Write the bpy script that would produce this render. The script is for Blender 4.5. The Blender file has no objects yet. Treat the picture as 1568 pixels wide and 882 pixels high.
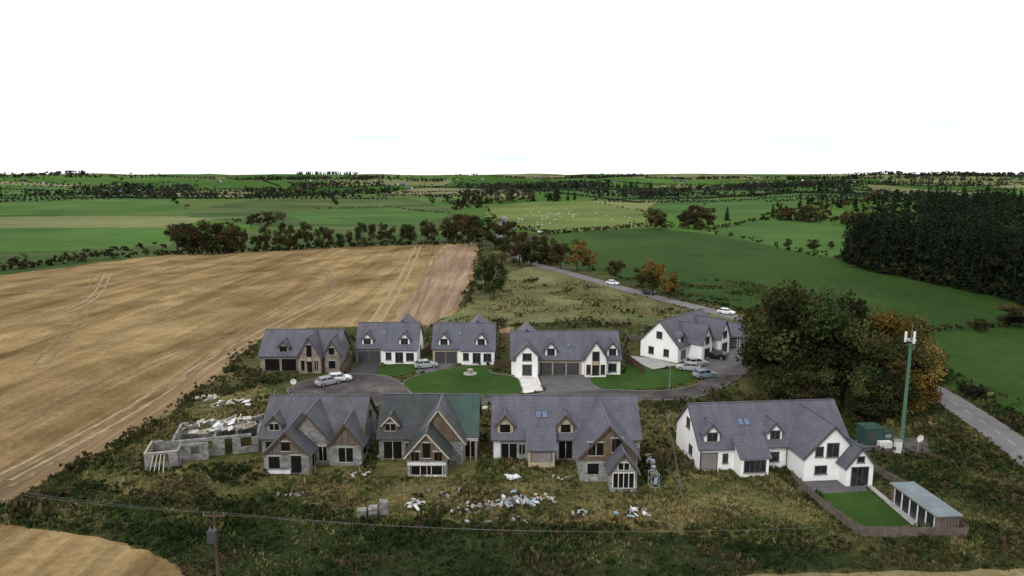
import bpy, math, random
import numpy as np
from mathutils import Vector, noise, geometry, Matrix
random.seed(4); RNG=np.random.default_rng(7)
scene=bpy.context.scene
CAMH=35.0; F=1059.0; PITCH=math.radians(9.28)
# ---------------------------------------------------------------- terrain
def sstep(a,b,x):
    t=min(1,max(0,(x-a)/(b-a))); return t*t*(3-2*t)
def hgt(x,y):
    r=math.hypot(x,y)
    if r<340: return 0.0
    k=sstep(340,900,r)
    n=noise.noise(Vector((x/330+3.1,y/420,0)))*10+noise.noise(Vector((x/900+1.3,y/900+7,2)))*24*sstep(900,2500,r)
    return k*n+31*sstep(1000,4000,r)-2.5*k
def W(u,v):
    """map survey reading -> site position on the terrain"""
    c,s=math.cos(PITCH),math.sin(PITCH)
    a=(u-784)/F; b=(441-v)/F
    d=Vector((a,c+b*s,-s+b*c))
    t=CAMH/max(-d.z,1e-5)
    if math.hypot(d.x,d.y)*t<340: return Vector((d.x*t,d.y*t,0))
    t=300.0
    while t<9000:
        x,y,z=d.x*t,d.y*t,CAMH+d.z*t
        if z<=hgt(x,y): return Vector((x,y,hgt(x,y)))
        t*=1.006
    return Vector((d.x*t,d.y*t,hgt(d.x*t,d.y*t)))
def W2(u,v):
    p=W(u,v); return (p.x,p.y)
def inpoly(px,py,poly):
    px=np.asarray(px,float);py=np.asarray(py,float)
    ins=np.zeros(px.shape,bool);n=len(poly)
    for i in range(n):
        x1,y1=poly[i];x2,y2=poly[(i+1)%n]
        if y1==y2: continue
        c=((y1>py)!=(y2>py))&(px<(x2-x1)*(py-y1)/(y2-y1)+x1)
        ins^=c
    return ins
# ---------------------------------------------------------------- materials
def newmat(name):
    m=bpy.data.materials.new(name); m.use_nodes=True
    nt=m.node_tree; b=nt.nodes['Principled BSDF']
    b.inputs['Specular IOR Level'].default_value=0.2
    return m,nt,b
def ramp(nt,fac,cols,pos=None):
    r=nt.nodes.new('ShaderNodeValToRGB'); e=r.color_ramp.elements
    n=len(cols)
    while len(e)<n: e.new(0.5)
    for i,c in enumerate(cols):
        e[i].position=pos[i] if pos else 0.3+0.4*i/(n-1)
        e[i].color=(*c,1)
    nt.links.new(fac,r.inputs[0]); return r.outputs[0]
def nz(nt,vec,scale,detail=5,rough=.6,dist=0):
    n=nt.nodes.new('ShaderNodeTexNoise'); n.inputs['Scale'].default_value=scale
    n.inputs['Detail'].default_value=detail; n.inputs['Roughness'].default_value=rough
    n.inputs['Distortion'].default_value=dist
    nt.links.new(vec,n.inputs['Vector']); return n.outputs[0]
def mapping(nt,vec,scale=(1,1,1),rot=0):
    m=nt.nodes.new('ShaderNodeMapping'); m.inputs['Scale'].default_value=scale
    m.inputs['Rotation'].default_value=(0,0,rot); nt.links.new(vec,m.inputs[0]); return m.outputs[0]
def mix(nt,a,b,fac,mode='MIX'):
    m=nt.nodes.new('ShaderNodeMix'); m.data_type='RGBA'; m.blend_type=mode
    if isinstance(fac,float): m.inputs[0].default_value=fac
    else: nt.links.new(fac,m.inputs[0])
    for s,i in ((a,6),(b,7)):
        if isinstance(s,tuple): m.inputs[i].default_value=(*s,1)
        else: nt.links.new(s,m.inputs[i])
    return m.outputs[2]
def posn(nt): return nt.nodes.new('ShaderNodeNewGeometry').outputs['Position']
def objc(nt): return nt.nodes.new('ShaderNodeTexCoord').outputs['Object']
def bump(nt,b,h,s=.3,d=.05):
    n=nt.nodes.new('ShaderNodeBump'); n.inputs['Strength'].default_value=s; n.inputs['Distance'].default_value=d
    nt.links.new(h,n.inputs['Height']); nt.links.new(n.outputs[0],b.inputs['Normal'])
def gmat(name,cols,s1,s2,stretch=(1,1,1),rot=0,var=.35,rough=.95,bd=.08,pos=None,s0=None,k=1.0):
    m,nt,b=newmat(name); p=posn(nt); q=mapping(nt,p,stretch,rot)
    cols=[tuple(x*k for x in c) for c in cols]
    c=ramp(nt,nz(nt,q,s1,6,.65,.4),cols,pos)
    f=nz(nt,q if stretch!=(1,1,1) else p,s2,6,.75)
    v=ramp(nt,f,[(1-var,)*3,(1+var,)*3])
    c=mix(nt,c,v,1.0,'MULTIPLY')
    if s0:
        v=ramp(nt,nz(nt,p,s0,3,.5),[(.72,)*3,(1.22,)*3]); c=mix(nt,c,v,1.0,'MULTIPLY')
    nt.links.new(c,b.inputs['Base Color']); b.inputs['Roughness'].default_value=rough
    b.inputs['Specular IOR Level'].default_value=.05
    bump(nt,b,f,.6,bd); return m
M={}
M['rough']=gmat('rough_grass',[(.02,.03,.01),(.04,.05,.016),(.078,.074,.03),(.12,.1,.048)],.11,1.6,var=.5,bd=.25,s0=.03)
M['yard']=gmat('weedy_plot',[(.028,.04,.013),(.075,.08,.027),(.145,.125,.053),(.2,.165,.085)],.13,1.3,var=.5,bd=.2,s0=.06)
M['dark']=gmat('dark_verge',[(.012,.022,.008),(.024,.037,.013),(.048,.05,.02)],.15,1.5,var=.5,bd=.25)
M['meadow']=gmat('meadow',[(.06,.078,.028),(.12,.125,.055),(.19,.18,.09)],.06,.9,var=.4,bd=.25,s0=.02)
M['lawn']=gmat('lawn',[(.027,.06,.013),(.038,.078,.017)],.3,4,var=.25,bd=.02,s0=.1)
M['gr_right']=gmat('pasture_right',[(.019,.046,.009),(.029,.062,.012),(.041,.078,.017)],.02,.5,(1,.5,1),.6,var=.25,s0=.008)
M['gr_right2']=gmat('pasture_far_right',[(.04,.092,.018),(.055,.115,.025)],.02,.4,var=.2,s0=.01)
M['gr_left']=gmat('pasture_left',[(.035,.088,.016),(.052,.115,.022),(.085,.125,.036)],.012,.2,var=.25,s0=.006)
M['gr_left2']=gmat('pasture_hollow',[(.026,.055,.014),(.047,.082,.022),(.105,.115,.045)],.015,.25,(.4,1,1),.3,var=.35,s0=.006)
M['pale']=gmat('pale_grass',[(.11,.135,.045),(.17,.17,.075)],.01,.2,(.3,1,1),var=.3,s0=.006)
M['palef']=gmat('foreground_straw_strip',[(.14,.12,.06),(.22,.18,.09)],.2,1.2,var=.4,bd=.2)
M['sheepf']=gmat('sheep_pasture',[(.085,.125,.03),(.125,.155,.045)],.012,.3,var=.2,s0=.01)
M['track']=gmat('bare_field_track',[(.165,.108,.07),(.235,.165,.108),(.3,.225,.15)],.5,1.4,(1,.045,1),.0,var=.3,bd=.1,s0=.03)
M['headland']=gmat('field_headland',[(.115,.078,.045),(.18,.125,.07),(.235,.175,.1)],.4,1.2,(1,.03,1),.0,var=.35,bd=.1,s0=.03)
M['rut']=gmat('wheel_rut',[(.13,.092,.055),(.18,.13,.075),(.24,.18,.105)],.35,1.2,var=.35,bd=.1)
M['rutp']=gmat('flattened_straw',[(.24,.185,.115),(.32,.255,.16)],.35,1.2,var=.35,bd=.1)
def stubble():
    m,nt,b=newmat('stubble_field'); p=posn(nt)
    base=ramp(nt,nz(nt,p,.02,7,.65,.9),[(.165,.113,.058),(.235,.17,.09),(.3,.228,.128)])
    a=nz(nt,mapping(nt,p,(1,.035,1),-.1),.28,5,.7,.6)
    c=mix(nt,base,ramp(nt,a,[(.76,.73,.7),(1.0,1,1),(1.17,1.17,1.15)],[.35,.5,.66]),1.0,'MULTIPLY')
    a2=nz(nt,mapping(nt,p,(1,.06,1),1.2),.12,6,.7,.8)
    c=mix(nt,c,ramp(nt,a2,[(.74,.7,.67),(1,1,1),(1.16,1.16,1.12)],[.36,.5,.64]),1.0,'MULTIPLY')
    w=nt.nodes.new('ShaderNodeTexWave'); w.inputs['Scale'].default_value=.05; w.inputs['Distortion'].default_value=5
    w.inputs['Detail'].default_value=4; w.inputs['Detail Scale'].default_value=.3
    nt.links.new(mapping(nt,p,(1,.12,1),1.35),w.inputs['Vector'])
    c=mix(nt,c,ramp(nt,w.outputs['Fac'],[(.8,.78,.76),(1.03,1.03,1.03)],[0,.25]),1.0,'MULTIPLY')
    pt=nz(nt,p,.055,6,.7,1.2); c=mix(nt,c,ramp(nt,pt,[(.8,.78,.73),(1.14,1.14,1.1)],[.4,.6]),1.0,'MULTIPLY')
    f=nz(nt,p,1.1,6,.8); c=mix(nt,c,ramp(nt,f,[(.65,)*3,(1.3,)*3]),1.0,'MULTIPLY')
    nt.links.new(c,b.inputs['Base Color']); b.inputs['Roughness'].default_value=1; b.inputs['Specular IOR Level'].default_value=0
    bump(nt,b,f,.6,.15); return m
M['stubble']=stubble()
def farf():
    m,nt,b=newmat('distant_fields'); p=posn(nt)
    q=mapping(nt,p,(.7,.4,0),.35)
    v=nt.nodes.new('ShaderNodeTexVoronoi'); v.inputs['Scale'].default_value=1/260; v.inputs['Randomness'].default_value=1
    nt.links.new(q,v.inputs['Vector'])
    sx=nt.nodes.new('ShaderNodeSeparateColor'); nt.links.new(v.outputs['Color'],sx.inputs[0])
    c=ramp(nt,sx.outputs[0],[(.045,.095,.024),(.07,.13,.036),(.085,.125,.042),(.15,.16,.075),(.055,.11,.03),(.18,.175,.1)],[0,.25,.45,.62,.76,.9])
    c.node.color_ramp.interpolation='CONSTANT'
    c=mix(nt,c,ramp(nt,nz(nt,mapping(nt,p,(1,.5,1),.6),.006,5,.6,.5),[(.72,.76,.72),(1.18,1.16,1.1)]),1.0,'MULTIPLY')
    nt.links.new(c,b.inputs['Base Color']); b.inputs['Roughness'].default_value=1; b.inputs['Specular IOR Level'].default_value=0
    return m
M['far']=farf()
M['lane']=gmat('worn_lane_asphalt',[(.12,.115,.12),(.2,.19,.19)],.2,5,var=.25,rough=.9,bd=.01)
M['gravel']=gmat('gravel_road',[(.042,.038,.038),(.082,.075,.074),(.14,.13,.12)],.22,3,var=.4,bd=.03,s0=.07)
M['paving']=gmat('block_paving',[(.085,.082,.09),(.14,.135,.14)],.4,4,var=.25,bd=.01)
M['darkdrive']=gmat('dark_drive',[(.04,.04,.045),(.068,.068,.073)],.4,4,var=.2,bd=.01)
M['concrete']=gmat('pale_concrete',[(.5,.48,.47),(.68,.67,.66)],.6,4,var=.1,bd=.01)
M['kerb']=gmat('kerb_stone',[(.12,.118,.115),(.22,.215,.21)],.8,6,var=.2,bd=.01)
M['pathc']=gmat('path_slabs',[(.26,.26,.25),(.38,.37,.36)],.8,6,var=.15,bd=.01)
M['mark']=gmat('road_marking',[(.3,.3,.29),(.5,.5,.48)],1,6,var=.3,bd=.005)
def omat(name,cols,s1=.6,s2=6,rough=.8,spec=.2,var=.12,metal=0):
    m,nt,b=newmat(name); o=objc(nt)
    c=ramp(nt,nz(nt,o,s1,5,.6),cols)
    c=mix(nt,c,ramp(nt,nz(nt,o,s2,4,.6),[(1-var,)*3,(1+var,)*3]),1.0,'MULTIPLY')
    nt.links.new(c,b.inputs['Base Color']); b.inputs['Roughness'].default_value=rough
    b.inputs['Specular IOR Level'].default_value=spec; b.inputs['Metallic'].default_value=metal
    return m
M['white']=omat('white_render',[(.77,.77,.765),(.87,.87,.87)],.35,3,var=.04)
M['cream']=omat('cream_stone',[(.3,.25,.17),(.46,.385,.27)],1.2,5,var=.2)
def block(name,c1,c2,mo,sc=1.0):
    m,nt,b=newmat(name); o=objc(nt)
    s=nt.nodes.new('ShaderNodeSeparateXYZ'); nt.links.new(o,s.inputs[0])
    ad=nt.nodes.new('ShaderNodeMath'); nt.links.new(s.outputs[0],ad.inputs[0]); nt.links.new(s.outputs[1],ad.inputs[1])
    cb=nt.nodes.new('ShaderNodeCombineXYZ'); nt.links.new(ad.outputs[0],cb.inputs[0]); nt.links.new(s.outputs[2],cb.inputs[1])
    br=nt.nodes.new('ShaderNodeTexBrick'); br.inputs['Scale'].default_value=1.0
    br.inputs['Brick Width'].default_value=.45*sc; br.inputs['Row Height'].default_value=.225*sc; br.inputs['Mortar Size'].default_value=.015
    br.inputs['Color1'].default_value=(*c1,1); br.inputs['Color2'].default_value=(*c2,1); br.inputs['Mortar'].default_value=(*mo,1)
    nt.links.new(cb.outputs[0],br.inputs['Vector'])
    c=mix(nt,br.outputs[0],ramp(nt,nz(nt,o,.8,6,.75),[(.45,.44,.42),(1.0,1,1),(1.35,1.35,1.35)],[.32,.5,.66]),1.0,'MULTIPLY')
    nt.links.new(c,b.inputs['Base Color']); b.inputs['Roughness'].default_value=.95
    return m
M['block']=block('concrete_blockwork',(.2,.2,.2),(.34,.34,.335),(.14,.14,.14))
M['blockd']=block('damp_blockwork',(.155,.155,.153),(.28,.28,.27),(.11,.11,.11))
M['tanblock']=block('tan_blockwork',(.2,.165,.13),(.3,.25,.21),(.15,.13,.11))
def roofm(name,c1,c2,moss=None,mf=(.5,.62)):
    m,nt,b=newmat(name); o=objc(nt)
    c=ramp(nt,nz(nt,o,.5,6,.65),[c1,c2])
    c=mix(nt,c,ramp(nt,nz(nt,mapping(nt,o,(3,3,6)),1.6,3,.8),[(.72,)*3,(1.28,)*3]),1.0,'MULTIPLY')
    w=nt.nodes.new('ShaderNodeTexWave'); w.bands_direction='Z'; w.inputs['Scale'].default_value=1.3
    w.inputs['Distortion'].default_value=.3; nt.links.new(o,w.inputs['Vector'])
    c=mix(nt,c,ramp(nt,w.outputs['Fac'],[(.84,)*3,(1.03,)*3],[0,.35]),1.0,'MULTIPLY')
    st=nz(nt,mapping(nt,o,(1,.12,.12)),1.1,5,.7); c=mix(nt,c,ramp(nt,st,[(.78,)*3,(1.12,)*3]),1.0,'MULTIPLY')
    if moss:
        k=ramp(nt,nz(nt,o,.35,6,.7,.5),[(0,0,0),(1,1,1)],list(mf)); c=mix(nt,c,moss,k)
    nt.links.new(c,b.inputs['Base Color']); b.inputs['Roughness'].default_value=.6; b.inputs['Specular IOR Level'].default_value=.3
    bump(nt,b,w.outputs['Fac'],.4,.03); return m
M['roof']=roofm('slate_tiles',(.075,.077,.1),(.112,.114,.142))
M['roofd']=roofm('slate_tiles_weathered',(.062,.066,.084),(.102,.104,.124),(.05,.052,.036),(.5,.68))
M['roofm']=roofm('slate_tiles_mossy',(.026,.03,.037),(.06,.062,.074),(.03,.042,.03),(.45,.6))
M['roofg']=roofm('green_roof_felt',(.028,.06,.052),(.042,.088,.075),(.045,.055,.048),(.5,.7))
M['glass']=omat('window_glass',[(.012,.014,.018),(.03,.033,.04)],1,3,rough=.12,spec=.5)
M['void']=omat('dark_opening',[(.008,.008,.008),(.016,.015,.014)],1,3,rough=1,spec=0)  # near-black colour paints the unlit interior of unglazed openings
M['skyl']=omat('rooflight_glass',[(.07,.1,.18),(.12,.18,.3)],1,3,rough=.15,spec=.6)  # blue reflection painted into the pane colour
M['frame']=omat('window_frame_white',[(.6,.6,.6),(.7,.7,.7)],1,5)
M['framed']=omat('window_frame_grey',[(.06,.06,.065),(.09,.09,.095)],1,5)
M['wood']=omat('weathered_timber',[(.085,.07,.058),(.165,.138,.118)],1.5,9,var=.3)
M['woodb']=omat('brown_timber',[(.055,.036,.026),(.11,.07,.045)],1.5,9,var=.3)
M['clad']=omat('brown_sheathing_board',[(.09,.066,.046),(.165,.122,.085)],1.2,7,var=.3)
M['woodl']=omat('pale_timber',[(.32,.285,.23),(.48,.44,.38)],1.5,9,var=.3)
M['garage']=omat('garage_door_panel',[(.045,.045,.05),(.065,.065,.07)],1,4,rough=.5)
M['garaget']=omat('grey_door_panel',[(.17,.16,.155),(.23,.22,.21)],1,4,rough=.5)
M['poleg']=omat('green_painted_steel',[(.06,.13,.09),(.08,.165,.115)],1,5,rough=.5)
M['greenbox']=omat('green_cabinet_paint',[(.025,.06,.052),(.035,.08,.068)],1,5,rough=.5)
M['steel']=omat('galvanised_steel',[(.3,.31,.32),(.42,.43,.44)],1,6,rough=.4,metal=.4)
M['wire']=omat('dull_aluminium_wire',[(.12,.12,.12),(.2,.2,.2)],1,6,rough=.7)
M['black']=omat('black_rubber',[(.012,.012,.012),(.02,.02,.02)],1,6,rough=.8)
M['sheet']=omat('white_sheeting',[(.42,.44,.46),(.72,.73,.74)],.8,5,var=.15)
M['bluesheet']=omat('blue_plastic',[(.14,.22,.32),(.3,.4,.5)],.8,5)
M['shedroof']=omat('blue_grey_membrane',[(.13,.16,.18),(.2,.24,.26)],.8,5)
M['wool']=omat('sheep_wool',[(.6,.58,.52),(.75,.73,.68)],2,5)
M['lightred']=omat('tail_light',[(.4,.02,.02),(.5,.03,.03)],1,5)
def leafm():
    m,nt,b=newmat('foliage'); a=nt.nodes.new('ShaderNodeAttribute'); a.attribute_name='tint'
    b.inputs['Roughness'].default_value=.85; b.inputs['Specular IOR Level'].default_value=.06
    nt.links.new(a.outputs['Color'],b.inputs['Base Color'])
    tr=nt.nodes.new('ShaderNodeBsdfTranslucent'); nt.links.new(a.outputs['Color'],tr.inputs[0])
    ms=nt.nodes.new('ShaderNodeMixShader'); ms.inputs[0].default_value=.15
    nt.links.new(b.outputs[0],ms.inputs[1]); nt.links.new(tr.outputs[0],ms.inputs[2])
    nt.links.new(ms.outputs[0],nt.nodes['Material Output'].inputs[0]); return m
M['leaf']=leafm()
# ---------------------------------------------------------------- object helpers
def link(o): scene.collection.objects.link(o); return o
def empty(name,loc=(0,0,0),rz=0):
    e=bpy.data.objects.new(name,None); e.location=loc; e.rotation_euler=(0,0,rz); e.empty_display_size=.5; return link(e)
def meshobj(name,V,Fc,mat,parent=None,smooth=False):
    me=bpy.data.meshes.new(name); me.from_pydata([tuple(v) for v in V],[],Fc); me.update()
    if mat: me.materials.append(mat)
    o=link(bpy.data.objects.new(name,me))
    if parent: o.parent=parent
    return o
def quadmesh(name,V,C,mat):
    V=np.asarray(V,np.float32).reshape(-1,3); n=len(V)//4
    me=bpy.data.meshes.new(name); me.vertices.add(len(V)); me.vertices.foreach_set('co',V.ravel())
    me.loops.add(len(V)); me.loops.foreach_set('vertex_index',np.arange(len(V),dtype=np.int32))
    me.polygons.add(n); me.polygons.foreach_set('loop_start',np.arange(0,len(V),4,dtype=np.int32))
    at=me.attributes.new('tint','FLOAT_COLOR','POINT')
    c=np.ones((len(V),4),np.float32); c[:,:3]=np.repeat(np.asarray(C,np.float32).reshape(-1,3),4,axis=0)
    at.data.foreach_set('color',c.ravel())
    me.materials.append(mat); me.update(calc_edges=True); me.validate(); return me
class Build:
    def __init__(s,name,loc=(0,0,0),rz=0):
        s.root=empty(name,loc,rz); s.p={}
    def add(s,part,mat,V,Fc):
        v,f,_=s.p.setdefault(part,([],[],mat)); o=len(v)
        v.extend([tuple(a) for a in V]); f.extend([tuple(i+o for i in q) for q in Fc])
    def box(s,part,mat,x0,x1,y0,y1,z0,z1):
        V=[(x0,y0,z0),(x1,y0,z0),(x1,y1,z0),(x0,y1,z0),(x0,y0,z1),(x1,y0,z1),(x1,y1,z1),(x0,y1,z1)]
        s.add(part,mat,V,[(0,3,2,1),(4,5,6,7),(0,1,5,4),(1,2,6,5),(2,3,7,6),(3,0,4,7)])
    def slab(s,part,mat,P,t):
        P=[Vector(p) for p in P]; n=(P[1]-P[0]).cross(P[2]-P[0]).normalized()
        if n.z<0: P=P[::-1]; n=-n
        V=[p+n*t for p in P]+[p+n*.02 for p in P]; k=len(P)
        s.add(part,mat,V,[tuple(range(k)),tuple(range(2*k-1,k-1,-1))]+[(i,i+k,(i+1)%k+k,(i+1)%k) for i in range(k)])
    def beam(s,part,mat,a,b,w=.1,h=.1):
        a=Vector(a);b=Vector(b);d=(b-a).normalized()
        x=d.cross(Vector((0,0,1)))
        if x.length<.01: x=Vector((1,0,0))
        x.normalize(); y=x.cross(d)
        V=[q+x*i*w/2+y*j*h/2 for q in (a,b) for i,j in ((-1,-1),(1,-1),(1,1),(-1,1))]
        s.add(part,mat,V,[(0,1,2,3),(7,6,5,4),(0,4,5,1),(1,5,6,2),(2,6,7,3),(3,7,4,0)])
    def cyl(s,part,mat,a,b,r0,r1,n=10):
        a=Vector(a);b=Vector(b);d=(b-a).normalized(); x=d.orthogonal().normalized(); y=d.cross(x)
        V=[a+(x*math.cos(t)+y*math.sin(t))*r0 for t in [2*math.pi*i/n for i in range(n)]]+[b+(x*math.cos(t)+y*math.sin(t))*r1 for t in [2*math.pi*i/n for i in range(n)]]
        s.add(part,mat,V,[(i,(i+1)%n,(i+1)%n+n,i+n) for i in range(n)]+[tuple(range(n-1,-1,-1)),tuple(range(n,2*n))])
    def done(s):
        for k,(v,f,m) in s.p.items(): meshobj(k,v,f,m,s.root)
        return s.root
class House(Build):
    def __init__(s,name,loc,rz,wall='white',roof='roof',frame='framed',glass='glass'):
        super().__init__(name,(loc[0],loc[1],0),rz); s.w=M[wall]; s.r=M[roof]; s.fr=M[frame]; s.g=M[glass]
    def wn(s,wm): return 'walls' if (wm is None or wm is s.w) else 'walls_'+wm.name
    def gx(s,x0,x1,y0,y1,e,r,z0=-.2,ov=.35,roof=None,wm=None):
        ym=(y0+y1)/2; m=(r-e)/(ym-y0); rm=roof or s.r
        V=[(x,y,z) for x in (x0,x1) for y,z in ((y0,z0),(y1,z0),(y1,e),(ym,r),(y0,e))]
        s.add(s.wn(wm),wm or s.w,V,[(0,1,2,3,4),(9,8,7,6,5),(0,5,6,1),(1,6,7,2),(2,7,8,3),(3,8,9,4),(4,9,5,0)])
        a,b=x0-ov*.6,x1+ov*.6
        nm='roof' if rm is s.r else 'roof_'+rm.name
        s.slab(nm,rm,[(a,y0-ov,e-ov*m),(b,y0-ov,e-ov*m),(b,ym,r),(a,ym,r)],.16)
        s.slab(nm,rm,[(a,ym,r),(b,ym,r),(b,y1+ov,e-ov*m),(a,y1+ov,e-ov*m)],.16)
        s.box('ridge_tiles',M['roofd'],a-.02,b+.02,ym-.13,ym+.13,r+.12,r+.24)
        s.box('gutter',s.fr,a,b,y0-ov-.1,y0-ov+.0,e-ov*m-.02,e-ov*m+.1)
        for x in (a-.03,b+.03):
            for yy in (y0-ov,y1+ov): s.beam('verge_boards',s.fr,(x,yy,e-ov*m+.06),(x,ym,r+.06),.05,.16)
    def gy(s,x0,x1,y0,y1,e,r,z0=-.2,ov=.3,roof=None,wm=None,barge=None,part=None):
        xm=(x0+x1)/2; m=(r-e)/(xm-x0); rm=roof or s.r
        V=[(x,y,z) for y in (y0,y1) for x,z in ((x0,z0),(x1,z0),(x1,e),(xm,r),(x0,e))]
        s.add(part or s.wn(wm),wm or s.w,V,[(0,1,2,3,4),(9,8,7,6,5),(0,5,6,1),(1,6,7,2),(2,7,8,3),(3,8,9,4),(4,9,5,0)])
        a,b=y0-ov*.8,y1
        nm='roof' if rm is s.r else 'roof_'+rm.name
        s.slab(nm,rm,[(x0-ov,a,e-ov*m),(xm,a,r),(xm,b,r),(x0-ov,b,e-ov*m)],.16)
        s.slab(nm,rm,[(xm,a,r),(x1+ov,a,e-ov*m),(x1+ov,b,e-ov*m),(xm,b,r)],.16)
        s.box('ridge_tiles',M['roofd'],xm-.12,xm+.12,a-.02,b,r+.12,r+.24)
        bm=barge or s.fr
        for sx in (x0-ov,x1+ov):
            s.beam('bargeboards',bm,(sx,a-.04,e-ov*m+.02),(xm,a-.04,r+.02),.06,.18)
    def panel(s,x0,x1,y,e,r,mat,drop=0.0):
        xm=(x0+x1)/2
        V=[(x,yy,z) for yy in (y-.011,y+.02) for x,z in ((x0+.08,e-drop),(x1-.08,e-drop),(x1-.08,e-.05),(xm,r-.12),(x0+.08,e-.05))]
        s.add('gable_cladding_'+mat.name,mat,V,[(0,1,2,3,4),(9,8,7,6,5),(0,5,6,1),(1,6,7,2),(2,7,8,3),(3,8,9,4),(4,9,5,0)])
        for i in range(1,5):
            x=x0+(x1-x0)*i/5; zt=e+(r-e)*(1-abs(x-xm)/(xm-x0))-.2
            s.box('gable_battens',M['woodb'],x-.04,x+.04,y-.03,y-.011,e-drop,zt)
    def lean(s,x0,x1,y0,y1,e,r,ov=.25,wm=None):
        V=[(x,y,z) for x in (x0,x1) for y,z in ((y0,-.2),(y1,-.2),(y1,r),(y0,e))]
        s.add(s.wn(wm),wm or s.w,V,[(0,1,2,3),(7,6,5,4),(0,4,5,1),(1,5,6,2),(2,6,7,3),(3,7,4,0)])
        m=(r-e)/(y1-y0)
        s.slab('roof',s.r,[(x0-ov,y0-ov,e-ov*m),(x1+ov,y0-ov,e-ov*m),(x1+ov,y1,r),(x0-ov,y1,r)],.14)
    def win(s,c,z,w,h,at,side='f',mull=1,kind='win',frame=None):
        fr=frame or s.fr
        def bx(part,mat,a0,a1,o0,o1,z0,z1):
            if side=='f': s.box(part,mat,a0,a1,at-o1,at-o0,z0,z1)
            elif side=='b': s.box(part,mat,a0,a1,at+o0,at+o1,z0,z1)
            elif side=='l': s.box(part,mat,at-o1,at-o0,a0,a1,z0,z1)
            else: s.box(part,mat,at+o0,at+o1,a0,a1,z0,z1)
        a0,a1=c-w/2,c+w/2; t=.09
        g={'win':s.g,'garage':M['garage'],'door':M['garaget'],'void':M['void']}[kind]
        gn={'win':'window_glass','garage':'garage_door','door':'door','void':'opening'}[kind]  # unglazed openings are flat panels with painted shade; no hole is cut
        bx(gn,g,a0,a1,-.02,.015,z,z+h)
        if kind in('win','garage','door'):
            bx('window_frames_'+fr.name,fr,a0-t,a0,-.02,.06,z,z+h); bx('window_frames_'+fr.name,fr,a1,a1+t,-.02,.06,z,z+h)
            bx('window_frames_'+fr.name,fr,a0-t,a1+t,-.02,.065,z+h,z+h+t)
        if kind=='win':
            for i in range(mull):
                x=a0+w*(i+1)/(mull+1); bx('window_frames_'+fr.name,fr,x-.035,x+.035,0,.05,z,z+h)
            if z>.3: bx('sills',M['kerb'],a0-.15,a1+.15,-.02,.14,z-.12,z)
        if kind=='garage':
            for i in range(1,4): bx('garage_ribs',fr,a0,a1,.016,.03,z+h*i/4-.02,z+h*i/4+.02)
        if kind=='void':
            bx('lintels',M['pathc'],a0-.2,a1+.2,-.02,.03,z+h,z+h+.2)
            if random.random()<.5: bx('temporary_props',M['woodl'],c-.04,c+.04,.016,.05,z,z+h)
            if z>.3: bx('sills',M['pathc'],a0-.1,a1+.1,-.02,.08,z-.1,z)
    def dormer(s,xc,w,yf,e,r,m,z0e,wm=None,kind='win'):
        yb=(r-z0e)/m+.1
        s.gy(xc-w/2,xc+w/2,yf,yb,e,r,z0=z0e+m*yf-.9,ov=.22,wm=wm,part='dormer_walls')
        zb=z0e+m*yf+.12
        s.win(xc,zb+.1,w*.62,e-zb-.05,yf,mull=1,kind=kind)
    def rooflight(s,xc,y,m,e,w=.55,l=.8):
        z=e+m*y; dy=l*.75
        s.slab('rooflights',M['skyl'],[(xc-w/2,y,z+.2),(xc+w/2,y,z+.2),(xc+w/2,y+dy,z+m*dy+.2),(xc-w/2,y+dy,z+m*dy+.2)],.06)
        s.slab('rooflight_frames',M['framed'],[(xc-w/2-.1,y-.1,z-.1*m+.13),(xc+w/2+.1,y-.1,z-.1*m+.13),(xc+w/2+.1,y+dy+.1,z+m*(dy+.1)+.13),(xc-w/2-.1,y+dy+.1,z+m*(dy+.1)+.13)],.1)
# ---------------------------------------------------------------- ground
regions=[]
def reg(mat,pts,sub=12,jit=.6):
    P=[W2(*p) for p in pts]; out=[]
    for i in range(len(P)):
        a=Vector(P[i]);b=Vector(P[(i+1)%len(P)]);L=(b-a).length
        d=(a.length+b.length)/2; st=max(1.6,d*.022); k=max(1,min(80,int(L/st)))
        for j in range(k):
            q=a.lerp(b,j/k); n=min(1.6,jit*d*.008) if j else 0
            out.append((q.x+random.uniform(-n,n),q.y+random.uniform(-n,n)))
    regions.append((mat,out)); return out
reg('gr_left',[(-500,287),(120,287),(240,298),(290,322),(280,329),(-500,333)])
reg('pale',[(-500,334),(280,331),(330,336),(250,349),(-500,352)])
reg('gr_left',[(-500,353),(250,350),(300,352),(262,375),(120,384),(-500,395)])
reg('gr_left2',[(-500,396),(120,385),(262,376),(400,350),(420,384),(260,391),(130,406),(0,423),(-500,445)])
reg('gr_left2',[(290,322),(400,305),(620,303),(700,322),(700,345),(690,372),(420,384),(400,350),(330,336),(285,330)])
reg('gr_left',[(430,322),(600,318),(690,328),(640,345),(470,343)])
reg('pale',[(225,292),(380,290),(400,299),(330,304),(240,300)])
reg('gr_left',[(640,300),(700,298),(742,318),(700,322),(620,303)])
reg('sheepf',[(742,318),(800,311),(905,308),(985,323),(995,345),(960,350),(835,357),(790,350),(752,338)])
reg('pale',[(905,308),(1010,305),(1100,303),(1085,312),(985,323)])
reg('gr_right2',[(870,292),(1100,288),(1330,284),(1330,290),(1100,302),(905,307)])
reg('gr_right2',[(1010,306),(1180,298),(1330,290),(1330,300),(1210,318),(1110,335),(1040,330),(990,322)])
reg('gr_right2',[(1095,346),(1180,336),(1310,345),(1330,395),(1310,400),(1200,382),(1095,358)])
R_me=reg('meadow',[(735,432),(822,405),(935,440),(1010,462),(1165,500),(1140,520),(1000,500),(900,488),(760,500),(645,503),(715,470)])
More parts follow.
